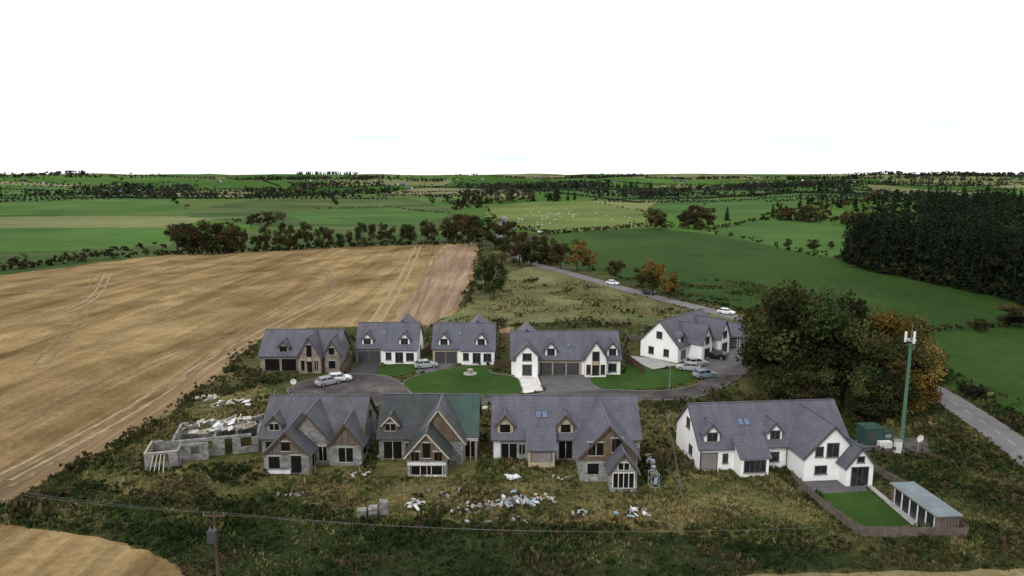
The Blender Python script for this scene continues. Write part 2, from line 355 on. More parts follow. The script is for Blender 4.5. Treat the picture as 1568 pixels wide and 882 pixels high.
reg('gr_right',[(822,362),(900,353),(1000,350),(1090,358),(1330,408),(1568,460),(2100,560),(2300,1100),(1760,820),(1568,664),(1430,577),(1330,540),(1250,512),(1170,487),(1020,447),(930,421),(855,402),(826,392)])
reg('gr_right',[(1430,508),(1560,494),(1700,490),(2300,1100),(1760,820),(1568,664),(1430,577)])
R_st=reg('stubble',[(-700,450),(0,422),(130,405),(260,390),(400,384),(560,376),(735,372),(733,392),(722,430),(704,474),(655,500),(545,500),(440,505),(395,520),(345,565),(255,640),(170,688),(80,728),(0,775),(-300,930),(-1400,930)])
reg('track',[(685,378),(730,374),(728,392),(718,430),(702,470),(655,498),(600,492),(650,420)],jit=1)
reg('headland',[(390,521),(345,565),(255,640),(170,688),(80,728),(0,775),(-300,930),(-500,930),(0,732),(150,664),(270,588),(360,522)],jit=1.2)
R_st2=reg('stubble',[(-600,800),(0,802),(150,822),(225,842),(275,868),(330,930),(400,1200),(-900,1200)])
R_pb=reg('palef',[(800,896),(1100,882),(1400,874),(1700,870),(1900,1100),(760,1100)])
R_yard=reg('yard',[(150,700),(230,640),(400,590),(620,615),(1000,608),(1045,640),(1200,735),(1310,830),(1230,845),(1000,815),(800,800),(600,795),(400,765),(200,760),(125,735)])
reg('dark',[(0,800),(20,768),(130,738),(200,762),(400,767),(600,797),(1000,817),(1300,840),(1300,868),(1100,878),(800,892),(330,925),(275,866),(225,840),(150,820)])
pts=[];
rs=[4*1.06**i for i in range(133)]
for r in rs:
    for k in range(-100,101):
        a=math.radians(k*.9)
        pts.append(Vector((r*math.sin(a)+.01*math.sin(k*7+r),r*math.cos(a)+.01*math.cos(k*3))))
    for k in range(1,18):
        a=math.radians(90+k*10); pts.append(Vector((r*math.sin(a),r*math.cos(a))))
edges=[]
for m,P in regions:
    o=len(pts); pts+= [Vector(p) for p in P]; edges+=[(o+i,o+(i+1)%len(P)) for i in range(len(P))]
res=geometry.delaunay_2d_cdt(pts,edges,[],0,.01)
gv=[(p.x,p.y,hgt(p.x,p.y)) for p in res[0]]; gf=[tuple(f) for f in res[2]]
gme=bpy.data.meshes.new('ground'); gme.from_pydata(gv,[],gf)
mats=list(dict.fromkeys(['rough','far']+[r[0] for r in regions]))
for k in mats: gme.materials.append(M[k])
A=np.array(gv); Fi=np.array(gf); C=A[Fi].mean(axis=1)
rr=np.hypot(C[:,0],C[:,1]); mi=np.where(rr>420,1,0)
for m,P in regions: mi[inpoly(C[:,0],C[:,1],P)]=mats.index(m)
gme.polygons.foreach_set('material_index',mi.astype(np.int32)); 
gme.polygons.foreach_set('use_smooth',np.ones(len(gf),bool)); gme.update()
gme.validate(); 
link(bpy.data.objects.new('ground',gme))
if sum(1 for f in gme.polygons[:200] if f.normal.z<0)>100: gme.flip_normals()
# ---------------------------------------------------------------- flat sheets
EX=[]
def smoothpts(P,k=6,closed=True):
    n=len(P); out=[]
    rng=range(n) if closed else range(n-1)
    for i in rng:
        g=(lambda j:P[j%n]) if closed else (lambda j:P[min(max(j,0),n-1)])
        p0,p1,p2,p3=[Vector(g(i+j)) for j in(-1,0,1,2)]
        for j in range(k):
            t=j/k
            out.append(.5*((2*p1)+(p2-p0)*t+(2*p0-5*p1+4*p2-p3)*t*t+(3*p1-p0-3*p2+p3)*t**3))
    if not closed: out.append(Vector(P[-1]))
    return [(p[0],p[1]) for p in out]
def sheet(name,pts,z,mat,smooth=True,kerb=False,ex=True):
    P=[W2(*p) for p in pts]
    if smooth: P=smoothpts(P,5)
    if ex: EX.append(P)
    V=[(x,y,z) for x,y in P]
    tris=geometry.tessellate_polygon([[Vector(v) for v in V]])
    o=meshobj(name,V,[tuple(t) for t in tris],M[mat])
    o.data.update()
    if o.data.polygons[0].normal.z<0: o.data.flip_normals()
    if kerb: ribbon('kerb',P+[P[0]],.15,z-.01,z+.1,'kerb')
    return o
def offs(P,d):
    out=[]
    for i,p in enumerate(P):
        a=Vector(P[max(i-1,0)]);b=Vector(P[min(i+1,len(P)-1)]);t=(b-a).normalized()
        out.append((p[0]+t.y*d,p[1]-t.x*d))
    return out
def ribbon(name,P,w,z0,z1,mat,terrain=False,shift=0,wob=0):
    L=offs(P,shift-w/2);R=offs(P,shift+w/2);V=[];Fc=[]
    for (a,b),(c,d) in zip(L,R):
        a+=random.uniform(-wob,wob);c+=random.uniform(-wob,wob)
        h=hgt(a,b) if terrain else 0
        V+=[(a,b,h+z1),(c,d,h+z1),(c,d,h+z0),(a,b,h+z0)]
    for i in range(len(L)-1):
        o=4*i; Fc+=[(o,o+1,o+5,o+4),(o+1,o+2,o+6,o+5),(o+3,o,o+4,o+7)]
    return meshobj(name,V,Fc,M[mat])
main=[W2(*p) for p in [(772,330),(768,345),(762,362),(775,382),(818,403),(870,418),(930,435),(1000,454),(1080,474),(1160,495),(1250,522),(1340,555),(1430,599),(1500,643),(1568,692),(1680,780),(1800,900)]]
main=smoothpts(main,6,False)
ribbon('country_road',main,5.0,-.1,.05,'lane',True,wob=.06)
L=offs(main,-2.5);R=offs(main,2.5);EX.append(L+R[::-1])
vv=[];ff=[]
for i in range(0,len(main)-1,2):
    a=Vector(main[i]);b=Vector(main[i+1]);t=(b-a).normalized();n=Vector((t.y,-t.x))*.05
    o=len(vv);h=hgt(a.x,a.y)+.056
    b=a+t*min(2.5,(b-a).length)
    vv+=[(*(a-n),h),(*(a+n),h),(*(b+n),h),(*(b-n),h)];ff.append((o,o+1,o+2,o+3))
meshobj('road_centre_marking',vv,ff,M['mark'])
def rut(pp,mat='rut',w=.55,gap=1.1,z=.012):
    P=smoothpts([W2(*p) for p in pp],14,False)
    for s in(-gap,gap): ribbon('wheel_track',P,w,z-.01,z,mat,False,s,.16)
rut([(150,420),(138,448),(128,480),(100,512),(60,560)]); rut([(165,418),(150,448),(118,470),(70,486),(0,500)],'rutp',.5,1.0,.016)
rut([(480,404),(505,424),(500,446),(455,468),(360,480),(250,488),(100,500)]); rut([(400,392),(330,400),(260,414),(160,436),(40,446)],'rutp',.7,1.2,.016)
rut([(640,378),(620,420),(590,470),(570,498)],'rutp',.9,1.3,.02); rut([(665,377),(655,420),(636,470),(620,497)],'rut',.7,1.2,.024)
rut([(560,480),(440,498),(300,530),(150,590),(0,660)],'rut',.6,1.2,.028); rut([(520,450),(420,500),(320,556),(180,640),(0,735)],'rutp',.6,1.2,.032); rut([(600,402),(500,440),(380,506),(250,600),(100,690),(0,745)],'rut',.7,1.2,.036)
sheet('estate_road',[(440,600),(458,588),(492,578),(530,573),(590,576),(618,590),(640,607),(700,608),(790,607),(850,600),(920,597),(1000,599),(1052,594),(1085,580),(1112,560),(1125,538),(1138,518),(1150,496),(1172,499),(1160,530),(1150,562),(1122,585),(1080,605),(1040,612),(980,613),(880,611),(790,616),(700,620),(640,619),(560,622),(480,615)],.02,'gravel',kerb=True)
sheet('garden_lawn',[(617,590),(632,578),(680,566),(742,560),(753,571),(788,578),(797,590),(793,604),(720,606),(650,606),(628,602)],.06,'lawn',kerb=True)
sheet('garden_lawn',[(576,572),(596,559),(640,554),(655,560),(640,567),(606,577)],.06,'lawn')
sheet('garden_lawn',[(905,579),(960,572),(1000,568),(1040,564),(1070,566),(1066,578),(1045,588),(1010,595),(930,597)],.06,'lawn')
sheet('garden_lawn',[(960,560),(985,556),(1010,562),(980,572),(962,575)],.05,'lawn')
sheet('driveway',[(548,556),(583,556),(574,577),(528,578)],.045,'darkdrive',False)
sheet('driveway',[(826,576),(902,574),(922,597),(836,604)],.045,'paving',False)
sheet('driveway_apron',[(786,572),(822,572),(832,598),(800,603)],.05,'concrete',False)
sheet('driveway',[(630,560),(700,556),(690,562),(640,573)],.05,'paving',False)
sheet('driveway',[(1040,560),(1090,535),(1150,530),(1128,560),(1090,583),(1066,574)],.045,'paving',False)
sheet('patio',[(965,545),(1000,549),(1040,559),(1000,566),(975,555)],.055,'pathc',False)
sheet('patio',[(1205,732),(1225,722),(1320,741),(1330,752),(1262,757),(1225,752)],.05,'paving',False)
sheet('garden_lawn',[(1252,757),(1330,752),(1402,808),(1312,811)],.06,'lawn',False)
sheet('garden_path',[(1322,740),(1336,745),(1412,806),(1400,808)],.07,'pathc',False)
sheet('gravel_plinth',[(765,505),(785,500),(790,520),(768,522)],.05,'headland',False)
sheet('mast_compound',[(1310,690),(1325,668),(1420,672),(1425,695)],.03,'gravel',False)
B=Build('stone_planter',(*W2(720,573),0)); B.cyl('ring',M['pathc'],(0,0,.05),(0,0,.2),1.2,1.2,20); B.cyl('bowl',M['cream'],(0,0,.2),(0,0,.9),.25,.55,14); B.done()
# ---------------------------------------------------------------- houses
def rect_ex(x,y,rz,x0,x1,y0,y1):
    c,s=math.cos(rz),math.sin(rz); EX.append([(x+a*c-b*s,y+a*s+b*c) for a,b in((x0,y0),(x1,y0),(x1,y1),(x0,y1))])
o=W(755,705); H=House('unfinished_house',o,0,'block','roof','framed','void'); m=3.8/4.5
H.gx(0,18.2,0,9,3,6.8); H.gy(10.2,16.8,-6,4.4,3,6.6,barge=M['woodb']); H.gy(13.3,16.3,-8.6,-5.5,2.4,4.4,wm=M['block'])
H.panel(10.2,16.8,-6,3,6.6,M['clad'],.5)
H.lean(4.3,7.5,-2.4,.3,2.4,4.1,wm=M['cream'])
H.dormer(1.5,2.0,.35,4.5,5.6,m,3,wm=M['cream'],kind='void'); H.dormer(9.0,1.9,.35,4.5,5.6,m,3,wm=M['cream'],kind='void')
H.rooflight(5.7,2.0,m,3); H.rooflight(6.5,2.0,m,3)
H.win(2.0,.1,1.9,2.1,0,kind='void'); H.win(3.6,.8,.7,1.3,0,kind='void'); H.win(9,.3,1.6,2.2,0,kind='void')
H.box('rendered_panel',M['sheet'],.1,.9,-.03,0,.3,2.5); H.box('rendered_panel',M['sheet'],7.9,8.1,-.03,0,.1,2.5)
H.win(5.9,.8,2.4,1.2,-2.4,kind='door')
H.win(11.7,.9,1.3,1.3,-6,kind='void'); H.win(12,3.2,1.6,1.5,-6,kind='void'); H.win(14.4,3.6,1.1,1.6,-6,kind='void')
H.win(14.8,.5,2.3,1.7,-8.6,mull=3,frame=M['frame']); H.win(14.8,2.6,1.2,.8,-8.6,frame=M['frame'])
H.win(-3,.8,1.2,1.4,16.8,'r',kind='void'); H.win(3,.8,1.2,1.4,18.2,'r',kind='void')
H.done(); rect_ex(o.x,o.y,0,0,18.2,0,9); rect_ex(o.x,o.y,0,10.2,16.8,-8.6,0)
o=W(581,703); H=House('unfinished_house',o,0,'blockd','roofm','woodb','void')
H.gx(0,7.6,0,8.6,3,6.9); H.gx(7.8,12.2,.6,8.4,3,6.8,roof=M['roofg'])
H.gy(4.6,10.6,-1.6,4.3,3,6.95,roof=M['roofd'],barge=M['woodl']); H.gy(4.2,8.9,-5,1,2.6,5.3,barge=M['woodl'],wm=M['blockd'])
H.panel(4.6,10.6,-1.6,3,6.95,M['clad']); H.panel(4.2,8.9,-5,2.6,5.3,M['clad'],.7)
H.dormer(1.4,1.9,.4,4.4,5.4,.9,3,wm=M['clad'],kind='void')
H.win(1.7,.1,2.2,2.2,0,kind='void'); H.win(3.7,.8,.7,1.3,0,kind='void')
H.win(6.55,.2,3.6,1.1,-5,kind='void'); H.win(6.55,2.3,1.0,1.8,-5,kind='void'); H.win(5.2,1.9,.9,1.1,-5,kind='void'); H.win(7.9,1.9,.9,1.1,-5,kind='void')
H.box('porch_band',M['sheet'],4.3,8.8,-5.12,-5.06,1.4,1.75)
H.box('base_band',M['sheet'],4.3,8.8,-5.12,-5.06,.0,.22)
H.win(-2.5,.2,2.2,2.0,8.9,'r',kind='void'); H.win(11.2,.1,1.2,2.1,.6,kind='void'); H.box('wall_panel',M['sheet'],9.9,12.3,.4,.55,2.2,3.0)
H.win(3.5,.8,1.3,1.4,12.2,'r',kind='void'); H.box('site_board',M['woodl'],10.2,11.0,-.1,0,1.9,2.5)
for i in range(5): H.beam('pole',M['woodl'],(9.3+i*.7,-.4,0),(9.3+i*.7,-.4,2.8),.1,.1)
H.beam('pole_rail',M['woodl'],(9.2,-.4,2.8),(12.3,-.4,2.8),.1,.15)
for i in range(4): H.beam('porch_props',M['woodl'],(4.5+i*1.3,-5.3,0),(4.5+i*1.3,-5.1,1.5),.09,.09)
H.done(); rect_ex(o.x,o.y,0,0,12.2,-5,8.6)
o=W(402,702); H=House('unfinished_house',o,0,'blockd','roofd','woodb','void')
H.gx(0,12.6,0,8.8,2.9,6.6); H.gy(1.9,7.2,-4.6,2,2.5,5.1,barge=M['woodb']); H.gy(3.4,9.2,-1.8,4.3,2.9,6.35,barge=M['woodb'])
H.gy(9.0,12.9,-2.2,4.2,2.7,5.2); H.panel(1.9,7.2,-4.6,2.5,5.1,M['wood']); H.panel(9.0,12.9,-2.2,2.7,5.2,M['wood'])
H.win(3.1,.7,1.3,1.5,-4.6,kind='void'); H.win(5.7,.2,1.2,2.1,-4.6,kind='void'); H.win(4.55,2.9,1.1,1.1,-4.6,kind='void')
H.box('plinth_panel',M['sheet'],2.0,5.0,-4.75,-4.63,.1,.5)
H.win(-2.4,.3,1.6,2.0,7.2,'r',kind='void'); H.win(1.0,.7,1,1.5,0,kind='void')
H.win(11,.5,1.7,1.8,-2.2,kind='void'); H.win(-.3,.7,1.4,1.4,12.9,'r',kind='void'); H.win(5.5,.6,1.4,1.5,12.6,'r',kind='void'); H.win(5,3.5,1,1.2,12.6,'r',kind='void')
H.dormer(1.5,1.8,.5,4.3,5.2,.84,2.9,kind='void')
H.win(8.1,.5,.9,1.8,-1.8,kind='void')
H.done(); rect_ex(o.x,o.y,0,0,12.9,-4.6,8.8)
o=W(1070,721); rz=math.radians(5); H=House('white_house',o,rz,'white','roof','framed','glass'); m=3.8/4.25
H.gx(0,18.6,0,8.5,3,6.8); H.gy(11.0,17.6,-3.9,4.2,3,6.5,barge=M['framed']); H.gy(15.1,18.3,-5.6,-.5,2.5,4.5,barge=M['framed'])
H.lean(4.2,7.6,-2.2,.3,2.4,4.0)
H.dormer(1.6,1.8,.35,4.5,5.5,m,3); H.dormer(9.4,1.7,.35,4.5,5.5,m,3)
H.rooflight(5.8,1.9,m,3); H.rooflight(6.6,1.9,m,3)
H.win(1.2,.05,1.9,2.1,0,kind='door'); H.win(3.2,.9,.5,1.1,0); H.win(5.9,.6,2.5,1.4,-2.2,mull=3); H.win(9.0,.9,1.6,1.1,0,mull=1)
H.win(12.7,3.0,.8,1.1,-3.9,mull=0); H.win(14.3,2.9,1.3,1.6,-3.9,mull=1); H.win(13.0,.9,1.3,.9,-3.9)
H.win(16.7,.05,1.9,2.2,-5.6,mull=2); H.win(16.7,2.9,.7,.6,-5.6,mull=0)
H.win(3.0,.9,1.0,1.1,0,'l'); H.win(4.2,3.9,1.0,1.2,0,'l')
H.beam('downpipe',M['framed'],(0.1,-.1,0),(.1,-.1,2.8),.09,.09); H.beam('downpipe',M['framed'],(10.8,-.1,0),(10.8,-.1,2.8),.09,.09)
H.done(); rect_ex(o.x,o.y,rz,0,18.6,0,8.5); rect_ex(o.x,o.y,rz,11,18.3,-5.6,0)
o=W(399,568); H=House('unfinished_house',o,0,'tanblock','roof','framed','void')
H.gx(0,14.2,0,8.6,3,6.6); H.gy(7.4,11.4,-1.6,4.3,3.2,6.5,wm=M['tanblock']); H.gy(11.9,14.6,-.8,4.2,3.4,5.9)
H.dormer(4.2,1.9,.35,4.4,5.4,.84,3); 
H.win(2.2,.05,2.6,2.2,0,kind='void'); H.win(5.2,.05,2.6,2.2,0,kind='void'); H.win(9.4,.2,.9,5.0,-1.6,kind='void'); H.win(8.2,.6,.6,1.8,-1.6,kind='void'); H.win(10.6,.6,.6,1.8,-1.6,kind='void')
H.box('stone_panel',M['cream'],9.0,9.8,-1.64,-1.62,2.2,3.0); H.win(13.2,.7,1.2,1.4,-.8,kind='void'); H.win(13.2,3.3,1.0,1.2,-.8,kind='void')
H.done(); rect_ex(o.x,o.y,0,0,14.6,-1.6,8.6)
for u,v in ((546,555),(663,556)):
    o=W(u,v); H=House('white_house',o,0,'white','roof','framed','glass'); m=3.7/4.1
    H.gx(0,11.6,0,8.2,3,6.7)
    H.dormer(2.1,1.9,.3,4.5,5.6,m,3,wm=M['white']); H.dormer(9.1,1.9,.3,4.5,5.6,m,3,wm=M['white'])
    H.lean(5.4,11.6,-1.2,.2,2.7,3.4)
    H.box('garage_facade',M['cream' if u>600 else 'garaget'],0,4.6,-.12,-.03,0,2.75)
    H.win(1.4,.05,1.8,2.1,-.12,kind='garage'); H.win(3.5,.05,1.8,2.1,-.12,kind='garage')
    H.win(6.3,.9,.9,1.3,-1.2); H.win(8.3,.4,1.3,1.8,-1.2,mull=1); H.win(10.3,.7,1.3,1.4,-1.2,mull=1)
    H.rooflight(5,2,m,3); H.win(4,1,1.2,1.2,11.6,'r')
    H.gy(6.6,9.9,4.5,11,5.6,7.15)
    H.done(); rect_ex(o.x,o.y,0,0,11.6,-1.2,11)
o=W(783,574); H=House('white_house',o,0,'white','roof','framed','glass'); m=3.8/4.5
H.gx(0,19.3,0,9,3,6.8); H.gy(.9,4.6,-1.4,4.3,3.9,5.7); H.win(2.75,3.0,1.4,1.2,-1.4); H.win(2.75,.4,1.5,1.8,-1.4)
H.dormer(7.0,1.9,.3,4.6,5.7,m,3); H.dormer(17.9,1.8,.3,4.6,5.7,m,3); H.rooflight(10.2,1.8,m,3)
H.box('stone_facade',M['cream'],4.8,12.4,-.1,-.03,0,2.75)
for x in (6.1,8.5,10.9): H.win(x,.05,2.0,2.1,-.1,kind='garage')
H.gy(12.9,16.6,-1.5,4.4,3.5,6.4,wm=M['white'],barge=M['cream']); H.win(14.75,.3,1.2,4.3,-1.5,mull=0,kind='win',frame=M['cream'])
H.box('stone_panel',M['cream'],14.1,15.4,-1.58,-1.52,2.2,2.9); H.win(13.5,.6,.6,1.6,-1.5,mull=0); H.win(16.0,.6,.6,1.6,-1.5,mull=0); H.win(17.9,.6,1.3,1.4,0)
H.gy(1.3,4.4,4.5,11,5.7,7.2)
H.done(); rect_ex(o.x,o.y,0,0,19.3,-1.5,9)
o=(31.2,126.3); rz=math.radians(47); H=House('white_house',o,rz,'white','roof','framed','glass'); m=4.1/4.1
H.gx(0,16.5,0,8.2,3.2,7.4); H.gy(4,8,-2.8,4.1,3.6,6.6); H.gy(10.5,14.5,-3.2,4.1,3.6,6.8); H.lean(8,10.5,-1.5,.2,2.6,3.6)
H.win(6,3.2,1.3,1.3,-2.8); H.win(6,.4,1.8,1.8,-2.8,mull=2); H.win(12.5,3.3,1.3,1.3,-3.2); H.win(12.5,.4,2,1.8,-3.2,mull=2); H.win(2,.6,1.6,1.5,0); H.dormer(2,1.7,.3,4.7,5.6,m,3.2)
H.win(2.5,.9,1.0,1.3,0,'l'); H.win(5.8,.9,1.0,1.3,0,'l'); H.win(4.1,4.2,1.1,1.2,0,'l')
H.done(); rect_ex(o[0],o[1],rz,0,16.5,-3,8.2)
o=W(1106,533); H=House('detached_garage',o,0,'framed','roof','framed'); H.gx(0,6.6,0,6,2.6,4.6); H.win(1.8,.05,2.3,2.1,0,kind='garage',frame=M['frame']); H.win(4.7,.05,2.3,2.1,0,kind='garage',frame=M['frame']); H.done()
# --- roofless ruin
o=W(266,704); RA=math.radians(16); B=Build('roofless_house',(o.x,o.y,0),RA); bl=M['blockd']
def wall(x0,y0,x1,y1,h,ops=()):
    L=math.hypot(x1-x0,y1-y0); ux,uy=(x1-x0)/L,(y1-y0)/L
    def seg(a,b,z0,z1):
        if b-a<.01 or z1-z0<.01: return
        nx,ny=-uy*.15,ux*.15
        P=[(x0+ux*t+nx*s,y0+uy*t+ny*s) for t,s in((a,-1),(b,-1),(b,1),(a,1))]
        V=[(*p,z0) for p in P]+[(*p,z1) for p in P]
        B.add('walls',bl,V,[(0,3,2,1),(4,5,6,7),(0,1,5,4),(1,2,6,5),(2,3,7,6),(3,0,4,7)])
    c=0
    for a,b,z0,z1 in ops:
        seg(c,a,0,h); seg(a,b,0,z0); seg(a,b,z1,h); c=b
    while c<L-.01:
        d=min(L,c+random.uniform(.9,1.8)); seg(c,d,0,h-random.choice([0,0,0,.22,.45])); c=d
h=2.45
wall(0,0,10,0,h,[(3.2,4.6,.8,2.1),(6,6.9,0,2.1),(7.9,9.2,.8,2.1)]); wall(10,.16,10,6.4,h,[(2,3.4,.8,2.1)])
wall(10,6.5,0,6.5,h,[(2,4,.8,2.1),(6.4,8,.8,2.1)]); wall(0,6.3,0,.2,h,[(2,3.6,.8,2.1)])
wall(4.8,.2,4.8,6.3,h,[(2,3,0,2.1)]); wall(7.3,.2,7.3,6.3,h)
wall(-2.6,-2.6,1.0,-2.6,2.1,[(.9,2.6,.9,1.9)]); wall(1.0,-2.4,1.0,-.16,2.1,[(.6,1.5,.6,1.9)]); wall(-2.6,-2.4,-2.6,1.5,2.1,[(1.2,2.6,.8,1.9)]); wall(-2.6,1.5,-.16,1.5,2.1)
wall(1.2,-.9,4.2,-.9,2.2,[(1.0,2.0,.8,1.9)])
B.box('wall_plate',M['woodl'],-2.7,1.1,-2.68,-2.52,2.1,2.2); B.box('wall_plate',M['woodl'],-2.68,-2.52,-2.5,1.5,2.1,2.2)
for i in range(44):
    x=random.uniform(0.5,9.6); y=random.uniform(.8,6.0); a=random.uniform(-.5,.5)+random.choice([0,0,1.4])
    l=random.uniform(1.0,2.6)
    B.beam('fallen_rafters' if i%3 else 'rotten_rafters',M['woodl'] if i%3 else M['wood'],(x-l*math.cos(a)*.5,y-l*math.sin(a)*.5,2.5+random.uniform(0,.3)),(x+l*math.cos(a)*.5,y+l*math.sin(a)*.5,2.55+random.uniform(0,.6)),.14,.1)
for i in range(32):
    x=random.uniform(1,8.6); y=random.uniform(.6,5); z=2.55+random.uniform(0,.3); w=random.uniform(.5,1.3); d=random.uniform(.5,1.3); t=random.uniform(-.3,.3)
    mt_=[M['sheet'],M['wood'],M['pathc'],M['woodl']][i%4]
    B.slab('fallen_'+mt_.name,mt_,[(x,y,z),(x+w,y+.2,z+t),(x+w-.2,y+d,z+t+.1),(x-.2,y+d,z)],.06)
for i in range(4): B.beam('props',M['woodl'],(-2.0+i*.5,-3.8,0),(-1.6+i*.4,-2.7,1.9),.1,.1)
B.done(); rect_ex(o.x,o.y,RA,-2.8,10.2,-2.8,6.7)
# ---------------------------------------------------------------- fences
def fence(name,P,h,mat,pitch=.16):
    B=Build(name); 
    for (a,b) in zip(P[:-1],P[1:]):
        a=Vector(a);b=Vector(b);L=(b-a).length;t=(b-a)/L;n=Vector((t.y,-t.x))
        k=int(L/pitch)
        for i in range(k):
            q=a+t*(i+.5)*L/k; e=t*pitch*.42; hh=h+random.uniform(-.03,.03)
            V=[(*(q-e),.02),(*(q+e),.02),(*(q+e),hh),(*(q-e),hh)]; V+=[(x-n.x*.025,y-n.y*.025,z) for x,y,z in V]
            B.add('boards',mat,V,[(0,1,2,3),(7,6,5,4),(0,4,5,1),(1,5,6,2),(2,6,7,3),(3,7,4,0)])
        for i in range(int(L/2)+1):
            q=a+t*min(i*2,L)-n*.09; B.box('posts',mat,q.x-.05,q.x+.05,q.y-.05,q.y+.05,0,h+.06)
        for z in(.3,h-.25): B.beam('rails',mat,(*(a-n*.06),z),(*(b-n*.06),z),.05,.09)
    return B.done()
fence('garden_fence',[W2(1212,735),W2(1250,772),W2(1318,822),W2(1480,824)],1.1,M['wood'],.22)
fence('garden_fence',[W2(1482,822),W2(1430,775),W2(1335,722)],1.1,M['wood'],.22)
fence('garden_fence',[W2(758,566),W2(790,562)],1.8,M['woodb']); fence('garden_fence',[W2(645,548),W2(662,538)],1.6,M['woodb'])
fence('garden_fence',[W2(948,545),W2(985,572)],1.5,M['woodb']); fence('garden_fence',[W2(758,560),W2(766,520),W2(783,520)],1.5,M['woodb'])
fence('garden_fence',[W2(525,575),W2(545,545)],1.6,M['wood']); fence('garden_fence',[W2(1000,525),W2(960,520),W2(950,545)],1.2,M['wood'])
B=Build('wire_fence')
PL=[W(u,v) for u,v in((1020,640),(1032,700),(1045,775))]
for a,b in zip(PL[:-1],PL[1:]):
    k=max(1,int((b-a).length/2.5))
    for i in range(k): q=a.lerp(b,i/k); B.cyl('posts',M['wood'],q,q+Vector((0,0,1.2)),.05,.05,6)
    for z in(.5,.8,1.1): B.cyl('wires',M['wire'],a+Vector((0,0,z)),b+Vector((0,0,z)),.01,.01,4)
B.done()
# ---------------------------------------------------------------- garden room
a=W(1470,822); b=W(1388,762); L=math.hypot(a.x-b.x,a.y-b.y); ang=math.atan2(b.y-a.y,b.x-a.x)
B=Build('garden_room',(a.x,a.y+.3,0),ang); LL=L*.86; GW=2.3
B.box('walls',M['wood'],0,LL,0,GW,0,2.05)
B.box('roof',M['shedroof'],-.2,LL+.2,-.2,GW+.25,2.05,2.18); B.box('roof_trim',M['garaget'],-.22,LL+.22,GW+.25,GW+.29,2.03,2.2)
for i in range(5):
    x=.4+i*(LL-.8)/5; B.box('door_glass' if i%2 else 'window_glass',M['glass'],x,x+1.1,GW,GW+.03,.3 if i%2==0 else .05,1.85)
    B.box('frames',M['frame'],x-.08,x,GW,GW+.07,.05,1.9); B.box('frames',M['frame'],x+1.1,x+1.18,GW,GW+.07,.05,1.9)
for i in range(int(LL/.3)): B.box('cladding_battens',M['woodb'],i*.3,i*.3+.04,-.03,0,0,2.04)
for i in range(int(GW/.3)): B.box('cladding_battens',M['woodb'],-.03,0,i*.3,i*.3+.04,0,2.04)
B.done()
rect_ex(a.x,a.y,ang,0,LL,0,GW)
# ---------------------------------------------------------------- mast
o=W(1379,692); B=Build('mobile_phone_mast',(o.x,o.y,0)); g=M['poleg']
B.cyl('pole',g,(0,0,0),(0,0,15),.24,.17,14); B.cyl('base_plate',M['steel'],(0,0,0),(0,0,.15),.5,.5,12)
B.cyl('head_ring',M['steel'],(0,0,14.6),(0,0,14.75),.6,.6,14)
for k in range(3):
    t=k*2.1+.5; x,y=.62*math.cos(t),.62*math.sin(t)
    B.cyl('antenna_panels',M['frame'],(x,y,14.4),(x,y,15.7),.15,.15,8); B.beam('brackets',M['steel'],(0,0,14.9),(x,y,14.9),.07,.07)
B.cyl('radio_units',M['framed'],(.2,-.3,13.5),(.2,-.3,14.1),.16,.16,8); B.cyl('spike',M['steel'],(0,0,15),(0,0,16.6),.03,.02,6)
for i in range(14): B.box('climbing_rungs',M['steel'],-.02,.02,-.42,-.2,2+i*.8,2.04+i*.8)
B.done()
o=W(1345,684); B=Build('equipment_cabin',(o.x,o.y,0),.1); gb=M['greenbox']
B.box('cabin',gb,-1.8,.6,0,2.2,.2,2.4); B.box('roof',M['greenbox'],-1.9,.7,-.1,2.3,2.4,2.5); B.box('base',M['kerb'],-1.9,2.2,-.1,2.3,0,.2)
B.box('door',M['garage'],-1.4,-.5,-.04,0,.25,2.1); B.box('door_frame',gb,-1.5,-1.4,-.06,0,.2,2.2); B.box('grey_cabinet',M['frame'],-.4,1.3,-.9,-.2,.1,.95)
B.box('side_cabinet',gb,.9,2.1,.4,1.2,.2,1.8); B.box('vent',M['steel'],1.1,1.9,.36,.4,1.0,1.5)
B.done()
o=W(1374,694); B=Build('meter_cabinet',(o.x,o.y,0)); B.box('body',M['frame'],-.35,.35,-.3,.3,.1,1.7); B.box('plinth',M['kerb'],-.4,.4,-.35,.35,0,.1); B.box('cap',M['steel'],-.4,.4,-.35,.35,1.7,1.78); B.box('door_seam',M['framed'],-.01,.01,-.31,-.3,.2,1.6); B.done()
def dish(u,v,h=1.6,s=.6):
    o=W(u,v); B=Build('satellite_dish',(o.x,o.y,0),.2)
    B.cyl('post',M['steel'],(0,0,0),(0,0,h),.06,.06,8)
    V=[];Fc=[];n=16
    for j,(r,d) in enumerate(((.02,0),(.5,.06),(.85,.16),(1,.25))):
        for i in range(n): t=2*math.pi*i/n; V.append((s*r*math.cos(t),-.1-s*d,h+s*r*math.sin(t)))
    for j in range(3):
        for i in range(n): Fc.append((j*n+i,j*n+(i+1)%n,(j+1)*n+(i+1)%n,(j+1)*n+i))
    Fc.append(tuple(range(n))); B.add('reflector',M['frame'],V,Fc); B.beam('feed_arm',M['steel'],(0,-.1,h-.5),(0,-.7,h-.05),.04,.04); B.done()
dish(1405,692,1.9,.5); dish(450,598,1.6,.5)
def lamp(u,v,h=5.5):
    o=W(u,v); B=Build('street_lamp',(o.x,o.y,0)); B.cyl('column',M['steel'],(0,0,0),(0,0,h),.07,.045,8); B.cyl('base',M['steel'],(0,0,0),(0,0,1),.1,.1,8)
    B.beam('arm',M['steel'],(0,0,h),(0,-.8,h+.1),.06,.06); B.box('lantern',M['steel'],-.12,.12,-1.3,-.8,h+.05,h+.18); B.done()
lamp(1025,597,4.5)
